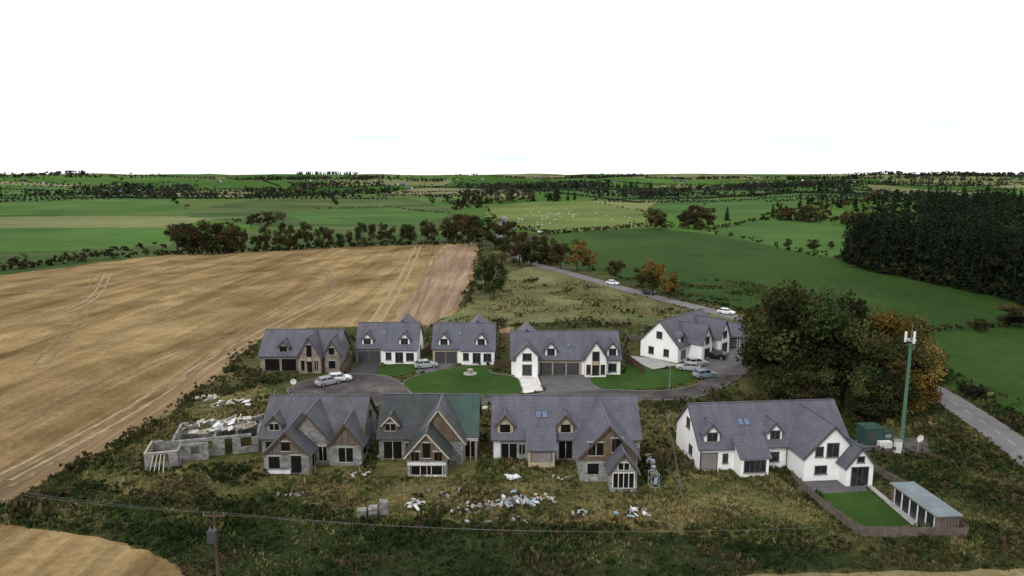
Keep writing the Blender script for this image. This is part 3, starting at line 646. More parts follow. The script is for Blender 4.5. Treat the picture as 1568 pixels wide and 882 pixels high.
# ---------------------------------------------------------------- power pole + wires
B=Build('power_pole',(-24,52,0)); wb=M['woodb']
B.cyl('pole',wb,(0,0,0),(0,0,8.2),.16,.11,10); B.beam('crossarm',wb,(-.9,0,7.9),(.9,0,7.9),.12,.12)
B.box('transformer',M['garage'],-.35,.35,-.75,-.2,5.9,6.9); B.cyl('bushing',M['kerb'],(-.2,-.45,6.9),(-.2,-.45,7.2),.05,.04,6); B.cyl('bushing',M['kerb'],(.2,-.45,6.9),(.2,-.45,7.2),.05,.04,6)
for x in(-.8,0,.8): B.cyl('insulators',M['kerb'],(x,0,7.96),(x,0,8.2),.06,.04,6)
for z in(6.0,6.8): B.beam('straps',M['steel'],(0,-.2,z),(0,0,z),.2,.05)
B.beam('brace',wb,(-.7,-.05,7.85),(0,-.05,7.2),.06,.06); B.beam('brace',wb,(.7,-.05,7.85),(0,-.05,7.2),.06,.06)
B.done()
B=Build('power_line')
def wire(a,b,sag,r=.009):
    a=Vector(a);b=Vector(b);pr=None
    for i in range(21):
        t=i/20;q=a.lerp(b,t);q.z-=sag*4*t*(1-t)
        if pr is not None: B.cyl('conductors',M['wire'],pr,q,r,r,4)
        pr=q
for dx in(-.8,.8): wire((-24+dx,52,8.2),(-62+dx,62,8.2),.8); wire((-24+dx,52,8.2),(24,50,8.0),.9)
B.done()
# ---------------------------------------------------------------- cars
def paint(name,c):
    m,nt,b=newmat(name); b.inputs['Roughness'].default_value=.25; b.inputs['Coat Weight'].default_value=.5
    n=nz(nt,objc(nt),3,3); nt.links.new(ramp(nt,n,[tuple(x*.92 for x in c),c]),b.inputs['Base Color']); return m
PC={'white':paint('car_paint_white',(.75,.75,.75)),'silver':paint('car_paint_silver',(.35,.37,.39)),'blue':paint('car_paint_blue_grey',(.2,.27,.33)),'black':paint('car_paint_black',(.015,.015,.018))}
def car(u,v,head,col,name='parked_car',suv=0):
    o=W(u,v); B=Build(name,(o.x,o.y,o.z+.06),head); p=PC[col]
    st=[(-2.15,.45,.75,.72),(-2.05,.3,.92,.82),(-1.5,.25,1.0,.88),(0,.22,.98,.9),(1.1,.25,.93,.88),(1.75,.28,.82,.84),(2.1,.32,.68,.74),(2.18,.42,.58,.66)]
    V=[];Fc=[]
    for x,zb,zt,w in st:
        zt+=suv*.15
        for yy,zz in((-w*.95,zb),(-w,zb+(zt-zb)*.5),(-w*.96,zt-.05),(-w*.82,zt),(w*.82,zt),(w*.96,zt-.05),(w,zb+(zt-zb)*.5),(w*.95,zb)): V.append((x,yy,zz))
    for i in range(len(st)-1):
        for j in range(8): Fc.append((i*8+j,i*8+(j+1)%8,(i+1)*8+(j+1)%8,(i+1)*8+j))
    Fc+= [tuple(range(8)),tuple(range(len(st)*8-1,len(st)*8-9,-1))]
    B.add('body',p,V,Fc)
    zt=.95+suv*.15; zr=1.45+suv*.22
    def ring(x0,x1,w,z): return [(x0,-w,z),(x1,-w,z),(x1,w,z),(x0,w,z)]
    G=ring(-1.85,.95,.78,zt)+ring(-1.35,.3,.64,zr-.04); B.add('cabin_glass',M['glass'],G,[(0,1,5,4),(1,2,6,5),(2,3,7,6),(3,0,4,7)])
    G=ring(-1.42,.36,.66,zr-.05)+ring(-1.2,.15,.56,zr+.03); B.add('roof_panel',p,G,[(0,1,5,4),(1,2,6,5),(2,3,7,6),(3,0,4,7),(4,5,6,7),(3,2,1,0)])
    for s in(-1,1):
        for xa,xb in((-1.85,-1.38),(.95,.3),(-.5,-.45)): B.beam('pillars',p,(xa,s*.79,zt),(xb,s*.65,zr),.07,.05)
        for x in(-1.35,1.35):
            B.cyl('tyres',M['black'],(x,s*.72,.32),(x,s*.93,.32),.33,.33,16); B.cyl('rims',M['steel'],(x,s*.9,.32),(x,s*.945,.32),.2,.19,12)
        B.box('headlights',M['frame'],2.06,2.17,s*.5-.13,s*.5+.13,.56,.68); B.box('tail_lights',M['lightred'],-2.17,-2.08,s*.6-.12,s*.6+.12,.66,.84)
        B.box('mirrors',p,.62,.75,s*.93-.09,s*.93+.09,zt,zt+.14)
    B.done()
ra=lambda d:math.radians(d)
car(652,563,ra(15),'silver'); car(519,584,ra(20),'white'); car(503,589,ra(40),'silver')
car(1079,578,ra(20),'blue'); car(1066,560,ra(15),'silver'); car(1054,567,ra(160),'silver'); car(1095,549,ra(150),'black',suv=1); car(1082,541,ra(150),'blue')
car(1112,481,ra(-38),'white','car'); car(938,436,ra(-42),'white','car'); car(993,451,ra(140),'black','car'); car(828,357,ra(10),'white','car'); car(786,352,ra(20),'white','car')
# ---------------------------------------------------------------- debris
def debris(name,u,v,n,sx,sy,mats,smin=.3,smax=1.2,hz=.5):
    o=W(u,v); B=Build(name,(o.x,o.y,0))
    for i in range(n):
        x=random.gauss(0,sx);y=random.gauss(0,sy);z=random.random()*hz*math.exp(-(x/sx/1.5)**2)
        w=random.uniform(smin,smax);d=random.uniform(smin,smax)*.6;t=random.uniform(.05,.3)
        R=Matrix.Rotation(random.uniform(0,6.28),3,'Z')@Matrix.Rotation(random.uniform(-.6,.6),3,'X')@Matrix.Rotation(random.uniform(-.4,.4),3,'Y')
        c=Vector((x,y,z+t)); sk=random.uniform(-.2,.2)
        V=[c+R@Vector((a*w/2+bb*sk,bb*d/2,cc*t/2)) for a,bb,cc in((-1,-1,-1),(1,-.8,-1),(.85,1,-1),(-1,.9,-1),(-.9,-1,1),(1,-1,1),(.9,.8,1),(-.8,1,1))]
        mt=random.choice(mats); B.add('piece_'+mt.name,mt,V,[(0,3,2,1),(4,5,6,7),(0,1,5,4),(1,2,6,5),(2,3,7,6),(3,0,4,7)])
    B.done()
S,BS,KB,WD,WL,BLK=M['sheet'],M['bluesheet'],M['pathc'],M['wood'],M['woodl'],M['block']
debris('rubble_pile',788,772,62,1.2,.6,[S,S,BS,KB,WD,BLK,BLK],.2,.85,.6); debris('rubble_pile',835,766,24,.8,.5,[KB,WL,WD,M['cream']],.2,.6,.4)
debris('rubble_pile',633,778,16,.4,.35,[S,S,KB,BLK],.25,.75,.7); debris('rubble_pile',888,788,7,.35,.3,[S,KB],.3,.65,.3)
debris('rubble_pile',975,790,16,.8,.4,[BS,S,BLK,KB],.2,.8,.35); debris('rubble_pile',720,782,18,1.2,.6,[BLK,WD,KB],.2,.6,.3)
debris('rubble_pile',785,735,6,.5,.3,[S],.5,1.3,.5); debris('rubble_pile',690,757,8,1.3,.6,[BLK,WD],.2,.6,.2); debris('rubble_pile',550,728,6,.5,.4,[S,WD],.3,.8,.2)
debris('rubble_pile',1000,726,20,.28,1.7,[S,BS,KB,BLK,M['framed']],.25,.7,1.0); debris('rubble_pile',770,800,10,1.8,.4,[BLK,WD],.2,.6,.2)
debris('timber_stack',350,620,22,2.2,1.0,[WL,S,WD,M['clad']],.4,1.3,.3); debris('rubble_pile',738,628,12,.8,1.0,[WL,WD,S],.3,.9,.3)
debris('rubble_pile',320,610,16,2,1.0,[WL,KB,WD],.3,.9,.3); debris('rubble_pile',600,700,6,1,1,[BLK,WL],.2,.6,.2); debris('rubble_pile',870,735,10,1.2,.6,[BLK,WL,WD],.2,.6,.2); debris('rubble_pile',450,760,6,1.5,.5,[BLK],.2,.5,.2)
o=W(570,795); B=Build('concrete_block_stack',(o.x,o.y,0),.15)
for i in range(3):
    B.box('blocks',M['blockd'],-1.5+i*1.12,-.6+i*1.12,0+.2*i,.9+.2*i,.12,.95+.35*(i==2)+.1*i)
    for k in range(3): B.box('pallet',WD,-1.5+i*1.12,-.6+i*1.12,.1+k*.3+.2*i,.2+k*.3+.2*i,0,.115)
B.done()
o=W(997,752); B=Build('scaffold_tower',(o.x,o.y,0),.1)
for x in(0,.9):
    for y in(0,1.2): B.cyl('standards',M['steel'],(x,y,0),(x,y,2.0),.03,.03,6)
for z in(.4,1.1,1.9):
    for y in(0,1.2): B.cyl('ledgers',M['steel'],(0,y,z),(.9,y,z),.025,.025,6)
    for x in(0,.9): B.cyl('ledgers',M['steel'],(x,0,z),(x,1.2,z),.025,.025,6)
B.cyl('brace',M['steel'],(0,0,.4),(.9,0,1.9),.025,.025,6); B.box('deck',M['wood'],-.05,.95,.2,.8,1.92,1.97); B.box('tarp',BS,.3,.65,-.06,-.03,.8,1.6); B.done()
# ---------------------------------------------------------------- vegetation
GR=(.03,.044,.014);OL=(.056,.057,.02);BR=(.064,.046,.022);OR=(.15,.092,.022);YE=(.19,.14,.04);PI=(.011,.02,.011);DK=(.017,.023,.011);BARK=(.045,.04,.033)
class Acc:
    def __init__(s): s.V=[];s.C=[]
    def quads(s,cen,size,cols,rng):
        n=len(cen); a=rng.normal(size=(n,3))
        a/=np.linalg.norm(a,axis=1)[:,None]+1e-9
        b=rng.normal(size=(n,3)); b-=a*(a*b).sum(1)[:,None]; b/=np.linalg.norm(b,axis=1)[:,None]+1e-9
        sz=(size*rng.uniform(.55,1.25,n))[:,None]; a=a*sz; b=b*sz*.62
        q=np.stack([cen-a,cen-b*.9,cen+a,cen+b],axis=1)
        s.V.append(q.reshape(-1,3)); s.C.append(cols)
    def limb(s,p0,p1,r0,r1,col=BARK,n=5):
        p0=np.array(p0,float);p1=np.array(p1,float);d=p1-p0;d/=np.linalg.norm(d)+1e-9
        x=np.cross(d,[0,0,1.]) if abs(d[2])<.95 else np.array([1.,0,0]); x/=np.linalg.norm(x);y=np.cross(d,x)
        for i in range(n):
            t0,t1=2*math.pi*i/n,2*math.pi*(i+1)/n
            f=lambda p,r,t:p+(x*math.cos(t)+y*math.sin(t))*r
            s.V.append(np.array([f(p0,r0,t0),f(p0,r0,t1),f(p1,r1,t1),f(p1,r1,t0)])); s.C.append(np.array([col]))
    def mesh(s,name): return quadmesh(name,np.concatenate(s.V),np.concatenate(s.C),M['leaf'])
def broad(acc,o,H,R,n,ls,cols,rng,low=.3,lumps=12,trunk=True,mixf=.2,lv=(.7,1.3)):
    o=np.array(o,float); pal=np.array(cols,float)
    cc=np.zeros((lumps,3)); 
    for i in range(lumps):
        t=rng.uniform(0,1)**.8; z=low+(.93-low)*t; rad=math.sin(math.pi*min(1,(.22+.78*(1-t))**.8*.62+.12))
        an=i*2.4+rng.uniform(-.4,.4); rr=R*rad*rng.uniform(.35,.8)
        cc[i]=(math.cos(an)*rr,math.sin(an)*rr,H*z)
    lr=R*rng.uniform(.24,.46,lumps); lr=np.minimum(lr,H*.2)
    lf=rng.uniform(*lv,lumps); lc=pal[rng.integers(0,len(pal),lumps)]
    k=rng.integers(0,lumps,n); d=rng.normal(size=(n,3)); d/=np.linalg.norm(d,axis=1)[:,None]
    r=lr[k]*rng.uniform(.35,1.15,n)
    cen=o+cc[k]+d*r[:,None]*np.array([1,1,.75]); cen[:,2]=np.maximum(cen[:,2],o[2]+.1*ls)
    base=lc[k]*(1-mixf)+pal[rng.integers(0,len(pal),n)]*mixf
    acc.quads(cen,np.full(n,ls),base*(lf[k]*rng.uniform(.75,1.28,n))[:,None],rng)
    if trunk:
        acc.limb(o-[0,0,.2],o+[rng.uniform(-.2,.2),0,H*.45],R*.06,R*.04,n=6); acc.limb(o+[0,0,H*.44],o+[0,0,H*.8],R*.04,R*.015)
        for i in range(min(lumps,8)): acc.limb(o+[0,0,H*rng.uniform(.2,.5)],o+cc[i],R*.03,R*.008,n=4)
def conif(acc,o,H,R,n,ls,cols,rng,trunk=True):
    o=np.array(o,float); pal=np.array(cols,float)
    t=rng.uniform(0,1,n)**1.25*.95+.03; an=rng.uniform(0,6.283,n)
    wh=.78+.25*np.sin(t*H*2.6+an*1.3+rng.uniform(0,6)); lob=1+.28*np.sin(an*3+t*7+rng.uniform(0,6))
    rr=R*(1.02-t)**.6*wh*lob*rng.uniform(.4,1,n)
    cen=o+np.stack([np.cos(an)*rr,np.sin(an)*rr,t*H],1); acc.quads(cen,np.full(n,ls)*(1.1-.5*t),pal[rng.integers(0,len(pal),n)]*(rng.uniform(.75,1.3,n)*rng.uniform(.7,1.3))[:,None],rng)
    if trunk: acc.limb(o-[0,0,.2],o+[0,0,H*.9],R*.08,R*.015,n=5)
variants={}
def variant(key,fn):
    if key not in variants:
        a=Acc(); fn(a); variants[key]=a.mesh('mesh_'+key)
    return variants[key]
def place(name,key,fn,u,v,H,rot=None,sx=1):
    me=variant(key,fn); p=W(u,v); ob=bpy.data.objects.new(name,me); link(ob)
    ob.location=p; k=H/10; ob.scale=(k*sx,k*sx,k); ob.rotation_euler=(0,0,random.uniform(0,6.28) if rot is None else rot)
def rg(s): return np.random.default_rng(s)
big=[lambda a,i=i:broad(a,(0,0,0),10,4.6,10000,.23,[[GR,OL,DK],[BR,OL,OL,GR],[GR,DK,OL],[YE,OR,BR,OL,OR],[BR,OL,GR,DK]][i],rg(20+i),low=.1,lumps=34,lv=(.55,1.6)) for i in range(5)]
for i,(u,v,H,k,s) in enumerate([(1178,590,14,1,.9),(1222,612,17.5,0,.9),(1262,604,16,2,.85),(1296,622,14.5,2,.85),(1326,610,14,3,.8),(1352,640,12.5,4,.85),(1395,636,11,3,.8),(1206,575,15,4,.85),(1285,588,12,0,.9),(1366,612,13,3,.85),(1408,622,9,2,.9),(1165,575,11,4,.8),(1330,648,7.5,2,1.1),(1240,632,7,4,1.2),(1195,618,6,0,1.2)]):
    place('mature_oak_tree' if k in(0,2) else 'autumn_oak_tree',f'big{k}',big[k],u,v,H,sx=s)
med={'or':[OR,YE,OR,OL],'br':[BR,OL,BR],'ol':[OL,GR,BR],'gr':[GR,OL,GR],'dk':[DK,BR,GR]}
def medf(k,s): return lambda a:broad(a,(0,0,0),10,4.2,3000,.32,med[k],rg(60+s),low=.16,lumps=17,lv=(.6,1.5))
def mt(u,v,H,k,sx=1,name=None):
    s=random.randint(0,2); place(name or {'or':'autumn_tree','br':'autumn_tree','ol':'field_tree','gr':'field_tree','dk':'field_tree'}[k],f'm{k}{s}',medf(k,s+len(k)*3+ord(k[0])),u,v,H,sx=sx)
for a in [(1000,452,10.5,'or'),(1024,458,7.5,'or'),(985,446,8,'ol'),(756,456,13,'gr',.75),(742,450,8,'gr'),(795,406,12,'br'),(812,408,9,'dk'),(838,404,11,'ol'),(858,412,10,'br'),(884,416,11.5,'or',.9),(902,416,8,'or'),(943,430,7,'br',1.2),(700,372,15,'br'),(718,376,15,'br'),(738,378,15,'dk'),(758,382,13,'dk'),(778,376,12,'br'),(772,392,9,'gr'),(725,368,14,'br'),
  (272,388,13,'br'),(290,390,14,'dk'),(308,390,15,'br'),(326,390,14,'dk'),(344,388,14,'br'),(356,386,12,'ol'),
  (1002,350,14,'br'),(1012,352,12,'br'),(1048,350,13,'dk'),(1064,351,16,'br'),(1082,350,14,'br'),(1072,353,7,'ol'),(1245,386,6,'dk',1.2),(1272,382,4,'dk'),(1207,380,4.5,'ol'),(1500,508,3,'dk',1.3),(1548,500,5,'dk',1.5),(1562,500,5,'br',1.5),(1390,512,4,'br',1.6),(1410,515,3.5,'dk',1.6),(800,380,8,'br'),(820,384,7,'dk'),(385,350,9,'ol'),(410,346,10,'br'),(395,344,8,'dk')]: mt(*a)
for i in range(21):
    u=375+i*16+random.uniform(-5,5); mt(u,386-(u-380)*.045,random.uniform(7.5,13),random.choice(['br','ol','ol','br','gr','gr']),random.uniform(.5,.85))
for u,v,H in((1113,338,11),(1183,332,11),(853,308,14),(880,306,13)):
    place('conifer_tree','cf',lambda a:conif(a,(0,0,0),10,2.6,1600,.32,[PI,GR],rg(5)),u,v,H)
def tree1(acc,x,y,H,pal,nq,ls,Rf,con,low,lumps):
    if con and random.random()<con: conif(acc,(x,y,hgt(x,y)),H*1.15,H*.22,nq,ls,[PI],RNG,trunk=False)
    else: broad(acc,(x,y,hgt(x,y)-.1),H,H*Rf,nq,ls,[random.choice(pal),random.choice(pal)],RNG,low=low,lumps=lumps,trunk=H>5 and nq>60)
def line(acc,seg,n,Hr,pal,nq,ls,Rf=.45,jit=1.0,con=0,low=.08,lumps=6):
    P=[W(*s) for s in seg]
    for i in range(n):
        t=(i+random.random())/n*(len(P)-1); k=min(int(t),len(P)-2); p=P[k].lerp(P[k+1],t-k)
        x=p.x+random.gauss(0,jit);y=p.y+random.gauss(0,jit);H=random.uniform(*Hr)*random.choice([1,1,.8,.6])
        tree1(acc,x,y,H,pal,nq,ls,Rf,con,low,lumps)
A1=Acc()
line(A1,[(0,414),(60,408),(130,400),(235,390)],26,(2.5,5.5),[DK,BR,OL],110,.5,.7)
line(A1,[(-100,425),(0,416)],8,(2.5,4.5),[DK,BR],110,.5,.7); line(A1,[(120,398),(240,375)],9,(2,4),[GR,DK],90,.5,.7)
line(A1,[(235,391),(400,385),(560,377),(735,373)],110,(1.8,3.5),[GR,OL,DK],70,.45,.8)
line(A1,[(400,350),(430,335)],8,(4,8),[BR,OL],100,.7,.6,4); line(A1,[(260,380),(300,360),(400,335)],14,(2,5),[GR,OL],80,.6,.6,3)
line(A1,[(735,375),(733,400),(724,435),(715,465)],34,(1.0,2.4),[OL,BR,GR],90,.3,.8); line(A1,[(770,385),(820,400),(850,408)],20,(3,6),[BR,DK,OL],120,.45,.6)
line(A1,[(828,360),(900,354),(968,349)],46,(2.2,3.4),[DK,BR],60,.5,.8); line(A1,[(968,349),(1040,348),(1092,356)],22,(2.5,5),[DK,BR,OL],80,.5,.7)
line(A1,[(1095,358),(1140,366),(1200,381),(1255,392),(1330,404)],26,(1.2,2.8),[DK,OL,GR],70,.45,.8,2); line(A1,[(1092,352),(1180,335),(1260,342)],30,(2,3.5),[DK,GR],60,.6,.8)
line(A1,[(745,318),(760,340),(790,352),(830,357)],26,(2.5,5),[DK,BR,OL],60,.6,.7); line(A1,[(905,308),(985,323),(995,344)],24,(1.5,2.5),[DK,OL],50,.6,.8)
line(A1,[(858,399),(935,420),(1020,445),(1100,466),(1168,485)],40,(.6,1.4),[OL,GR,DK],60,.3,.9)
line(A1,[(1175,480),(1200,470)],5,(3,5),[DK,BR],120,.5,.7); line(A1,[(1430,572),(1500,605),(1568,652),(1640,705)],44,(.7,1.5),[GR,OL,DK],90,.2,.9)
line(A1,[(1390,512),(1430,507),(1500,502),(1560,494)],20,(.8,2.4),[BR,DK,OL],110,.3,.9); line(A1,[(1470,605),(1480,610)],3,(2,3),[DK],150,.3,.7)
link(bpy.data.objects.new('hedgerow',A1.mesh('hedgerow')))
DF=(.027,.035,.025);DB=(.048,.045,.032);DG=(.038,.05,.03)  # far foliage colours, greyed and lightened to paint in distance haze
A2=Acc()
line(A2,[(690,314),(740,312),(800,309),(868,306)],44,(11,18),[DK,BR,DK,OL],90,1.4,.5,12,con=.3); line(A2,[(392,301),(470,299),(620,297)],60,(9,17),[DK,BR,DK],80,1.5,.5,10,con=.2)
line(A2,[(965,303),(1000,301),(1045,298)],15,(12,19),[DK,BR],110,1.6,.5,9); line(A2,[(1040,293),(1100,290)],12,(11,17),[DK,BR],90,1.8,.5,10)
line(A2,[(1195,338),(1240,338),(1330,348)],34,(9,16),[DK,BR,OL],130,1.1,.5,8); line(A2,[(1215,322),(1330,315),(1400,305)],40,(9,17),[DK,BR,DK],90,1.5,.5,16,con=.3)
line(A2,[(1100,303),(1180,299),(1330,290)],34,(3,6),[DK,OL],60,1.2,.7,2); line(A2,[(230,297),(290,322)],14,(3,6),[DK,OL],60,1.2,.7,2)
line(A2,[(640,300),(690,303)],8,(4,8),[DK,BR],70,1.2,.6,6); line(A2,[(690,322),(740,318)],10,(6,12),[DK,BR],90,1.2,.5,8)
line(A2,[(480,320),(600,317),(690,327)],34,(1.2,2.4),[DK,OL],50,.6,.9,1)
line(A2,[(-120,286),(0,287),(120,287),(230,296)],60,(1.8,3.2),[DF,DG],40,1.2,1.2,1); line(A2,[(905,307),(1010,305),(1100,303)],36,(2,3),[DF,DG],40,1,1.1,1)
line(A2,[(870,292),(1000,290),(1100,288),(1330,284)],70,(2.5,5),[DF,DG,DB],40,1.5,.9,2)
line(A2,[(1310,352),(1330,380),(1325,405)],14,(8,12),[DK,BR],160,.9,.5,3)
link(bpy.data.objects.new('distant_woodland',A2.mesh('distant_woodland')))
A3=Acc(); random.seed(23)
# continuous hedgerows out on the plain, laid out to a field pattern
HD=.35
for i in range(95):
    r=1050*math.exp(random.random()**.9*1.45); a=random.uniform(-.74,.74); cx,cy=r*math.sin(a),r*math.cos(a)
    d=HD+random.choice([0,0,math.pi/2])+random.gauss(0,.12); L=random.uniform(200,650); tall=random.random()<.3; gap=(5+r/500)*(1.3 if tall else .9)
    n=int(L/gap); bend=random.uniform(-.0004,.0004)
    for j in range(n):
        s=(j/n-.5)*L; x=cx+math.cos(d)*s-math.sin(d)*bend*s*s; y=cy+math.sin(d)*s+math.cos(d)*bend*s*s
        if math.hypot(x,y)<950: continue
        H=random.uniform(7,13) if (tall and random.random()<.7) else random.uniform(2,3.6)
        tree1(A3,x,y,H,[DF,DF,DG],16,1.1+r/1900,.55 if H>6 else 1.1,.05,.1,3)
for i in range(46):
    r=1100*math.exp(random.random()**.8*1.35); a=random.uniform(-.7,.7); cx,cy=r*math.sin(a),r*math.cos(a)
    w=random.uniform(60,260)*(1+r/3500); dp=random.uniform(10,36); con=random.choice([0,.1,.9]); hh=random.uniform(10,17)
    for j in range(int(w/4.5)):
        x=cx+random.uniform(-w/2,w/2);y=cy+random.uniform(-dp,dp); tree1(A3,x,y,hh*random.uniform(.75,1.15),[DF,DF,DB],24,1.6+r/1700,.5,con,.1,4)
for (u0,u1,v,h) in((878,958,272,22),(960,1008,271,20),(1060,1200,274,17),(1340,1450,275,18),(1430,1568,277,19),(620,695,278,15),(0,60,272,15),(90,150,272,14),(180,330,273,13),(380,470,274,13),(500,560,275,14),(700,780,271,13),(1220,1330,272,14),(1460,1568,271,15)):
    line(A3,[(u0,v),(u1,v)],int((u1-u0)/2.2),(h*.6,h),[DF,DF,DB],30,2.4,.55,22,con=.2,lumps=5,low=.1)
link(bpy.data.objects.new('distant_treeline',A3.mesh('distant_treeline')))
random.seed(8)
A4=Acc(); FP=[W2(*p) for p in((1322,412),(1400,426),(1480,442),(1568,462),(1800,520),(2000,330),(1568,312),(1420,318),(1350,345),(1318,385))]
xs=[p[0] for p in FP];ys=[p[1] for p in FP]; n=0
front=[W(u,v) for u,v in((1322,411),(1400,425),(1480,441),(1568,461),(1700,495))]
FB=(.03,.027,.014)
for k in range(5):
    for i in range(62):
        t=(i+random.random())/62*4; j=min(int(t),3); p=front[j].lerp(front[j+1],t-j)
        x=p.x+random.gauss(0,1.8)+k*1.5;y=p.y+k*6+random.gauss(0,2.0)
        if random.random()<.25: broad(A4,(x,y,hgt(x,y)),random.uniform(9,15)+k,random.uniform(3.2,4.6),240,.75,[DK,PI,FB],RNG,low=.1,lumps=9,mixf=.5)
        else: conif(A4,(x,y,hgt(x,y)),random.uniform(11,18)+k*1.4,random.uniform(2.8,4.4),300,.72,[PI,PI,DK],RNG,trunk=k<2)
while n<640:
    x=random.uniform(min(xs),max(xs));y=random.uniform(min(ys),min(max(ys),900))
    if inpoly([x],[y],FP)[0]:
        n+=1; H=random.uniform(18,27)
        if random.random()<.2: broad(A4,(x,y,hgt(x,y)),H*.8,random.uniform(4,5.5),120,1.3,[DK,PI,FB],RNG,low=.2,lumps=7,trunk=False,mixf=.5)
        else: conif(A4,(x,y,hgt(x,y)),H,random.uniform(3.4,5.2),120,1.3,[PI,PI,DK],RNG,trunk=False)
for i in range(46):
    t=random.random()*4; j=min(int(t),3); p=front[j].lerp(front[j+1],t-j); broad(A4,(p.x-2,p.y-4+random.gauss(0,1.5),0),random.uniform(2,6),random.uniform(1.8,3),160,.5,[DK,OL,FB],RNG,lumps=7,low=.1)
link(bpy.data.objects.new('pine_forest',A4.mesh('pine_forest')))
B=Build('distant_farm_buildings')
for u,v in [(583,284),(592,285),(604,284),(612,284),(560,282),(1040,278),(1046,279),(1032,278),(150,295),(180,296),(205,295),(722,277),(735,276),(300,278),(330,279),(440,280),(470,278),(1300,278),(1310,279),(1230,277),(385,292),(30,277),(665,287),(1205,281),(820,278),(490,278),(505,278),(60,281),(1040,284),(620,290),(940,280)]:
    p=W(u,v); L=random.uniform(8,18);D=8;h=random.uniform(3,4);a=random.uniform(-.5,.5);c,s=math.cos(a),math.sin(a)
    f=lambda x,y,z:(p.x+x*c-y*s,p.y+x*s+y*c,p.z+z-.5)
    V=[f(x,y,z) for x in(0,L) for y,z in((0,0),(D,0),(D,h+1),(D/2,h+3),(0,h+1))]
    B.add(*(('walls',M['white']) if random.random()<.8 else ('walls_tan',M['tanblock'])),V,[(0,1,2,3,4),(9,8,7,6,5),(0,5,6,1),(1,6,7,2)])
    V2=[f(x,y,z) for x in(-.3,L+.3) for y,z in((-.4,h+.8),(D/2,h+3.15),(D+.4,h+.8))]; B.add('roofs',M['roof'],V2,[(0,3,4,1),(1,4,5,2)])
    for i in range(3): 
        x=L*(i+.5)/3; B.add('windows',M['glass'],[f(x-.6,-.05,1.8),f(x+.6,-.05,1.8),f(x+.6,-.05,3.2),f(x-.6,-.05,3.2)],[(0,1,2,3)])
B.done()
B=Build('sheep_flock')
random.seed(5)
for i in range(70):
    u=random.uniform(770,975);v=random.uniform(322,346); 
    if i<45: u=random.gauss(850,45); v=random.gauss(330,5)
    p=W(u,v); a=random.uniform(0,6.28); c,s=math.cos(a),math.sin(a); k=1.0
    f=lambda x,y,z:(p.x+(x*c-y*s)*k,p.y+(x*s+y*c)*k,p.z+z*k)
    st=[(-.62,.62,.1),(-.5,.65,.26),(-.1,.66,.33),(.3,.68,.3),(.5,.74,.18),(.62,.85,.12)]
    V=[];Fc=[]
    for x,z,r in st:
        for j in range(8): t=j*math.pi/4; V.append(f(x,r*math.cos(t)*.85,z+r*math.sin(t)))
    for q in range(len(st)-1):
        for j in range(8): Fc.append((q*8+j,q*8+(j+1)%8,q*8+8+(j+1)%8,q*8+8+j))
    Fc+=[tuple(range(8)),tuple(range(47,39,-1))]; B.add('fleece',M['wool'],V,Fc)
    B.cyl('heads',M['framed'],f(.6,0,.9),f(.88,0,.78),.12,.06,6)
    for lx in(-.4,.35):
        for ly in(-.14,.14): B.cyl('legs',M['framed'],f(lx,ly,.5),f(lx+.02,ly,0),.06,.035,5)
B.done()
# ---------------------------------------------------------------- grass tufts / undergrowth
def sn(x,y,f,ph):
    return (np.sin(x*f+ph+1.7*np.sin(y*f*.7+ph*2))+np.sin(y*f*1.3+ph*3+1.3*np.sin(x*f*.9)))*.25+.5
EX+= [R_st,R_st2,R_pb]
def free(x,y):
    k=np.ones(len(x),bool)
    for P in EX: k&=~inpoly(x,y,P)
    return k
def tufts(name,N,box,hr,seed,palf,dens=None):
    r=rg(seed); x=r.uniform(box[0],box[1],N);y=r.uniform(box[2],box[3],N); k=free(x,y)&(abs(x)<y*.78+6)
    if dens is not None: k&=dens(x,y,r)
    x,y=x[k],y[k]; n=len(x); V=[];C=[]
    col=palf(x,y,r); h=r.uniform(hr[0],hr[1],n)*(.5+sn(x,y,.35,1))
    for j in range(4):
        an=r.uniform(0,6.283,n); w=h*r.uniform(.15,.4,n); ln=h*r.uniform(.2,.9,n); a2=r.uniform(0,6.283,n)
        bx=np.cos(an)*w;by=np.sin(an)*w;ox=r.uniform(-.2,.2,n);oy=r.uniform(-.2,.2,n);lx=np.cos(a2)*ln;ly=np.sin(a2)*ln;z=np.zeros(n)
        q=np.stack([np.stack([x+ox-bx,y+oy-by,z],1),np.stack([x+ox+bx,y+oy+by,z],1),np.stack([x+ox+lx+bx*.5,y+oy+ly+by*.5,h],1),np.stack([x+ox+lx-bx*.6,y+oy+ly-by*.6,h*.9],1)],1)
        V.append(q.reshape(-1,3)); C.append(col*r.uniform(.75,1.3,n)[:,None])
    ob=bpy.data.objects.new(name,quadmesh(name,np.concatenate(V),np.concatenate(C),M['leaf'])); link(ob)
STR=np.array((.27,.22,.1));G1=np.array((.062,.075,.024));G2=np.array((.026,.038,.013));B1=np.array((.085,.062,.036))
def palf(x,y,r):
    a=sn(x,y,.22,.4)*.42+sn(x,y,.6,2.)*.3+sn(x,y,1.3,1.)*.17+r.uniform(0,.3,len(x)); iny=inpoly(x,y,R_yard); a=a+np.where(iny,.1,-.16)+np.where(inpoly(x,y,R_me),.35,0)
    c=np.where((a<.48)[:,None],G2,np.where((a<.68)[:,None],G1,np.where((a<.9)[:,None],STR*.5+G1*.5,STR*.85)))
    b=(sn(x,y,.4,5.)>.7)&(r.uniform(0,1,len(x))<.55); c=np.where(b[:,None],B1,c); return c
tufts('rough_grass',80000,(-75,75,44,104),(.1,.34),1,palf)
tufts('weeds',7000,(-75,75,44,104),(.35,.75),2,palf,lambda x,y,r:sn(x,y,.3,3.)>.6)
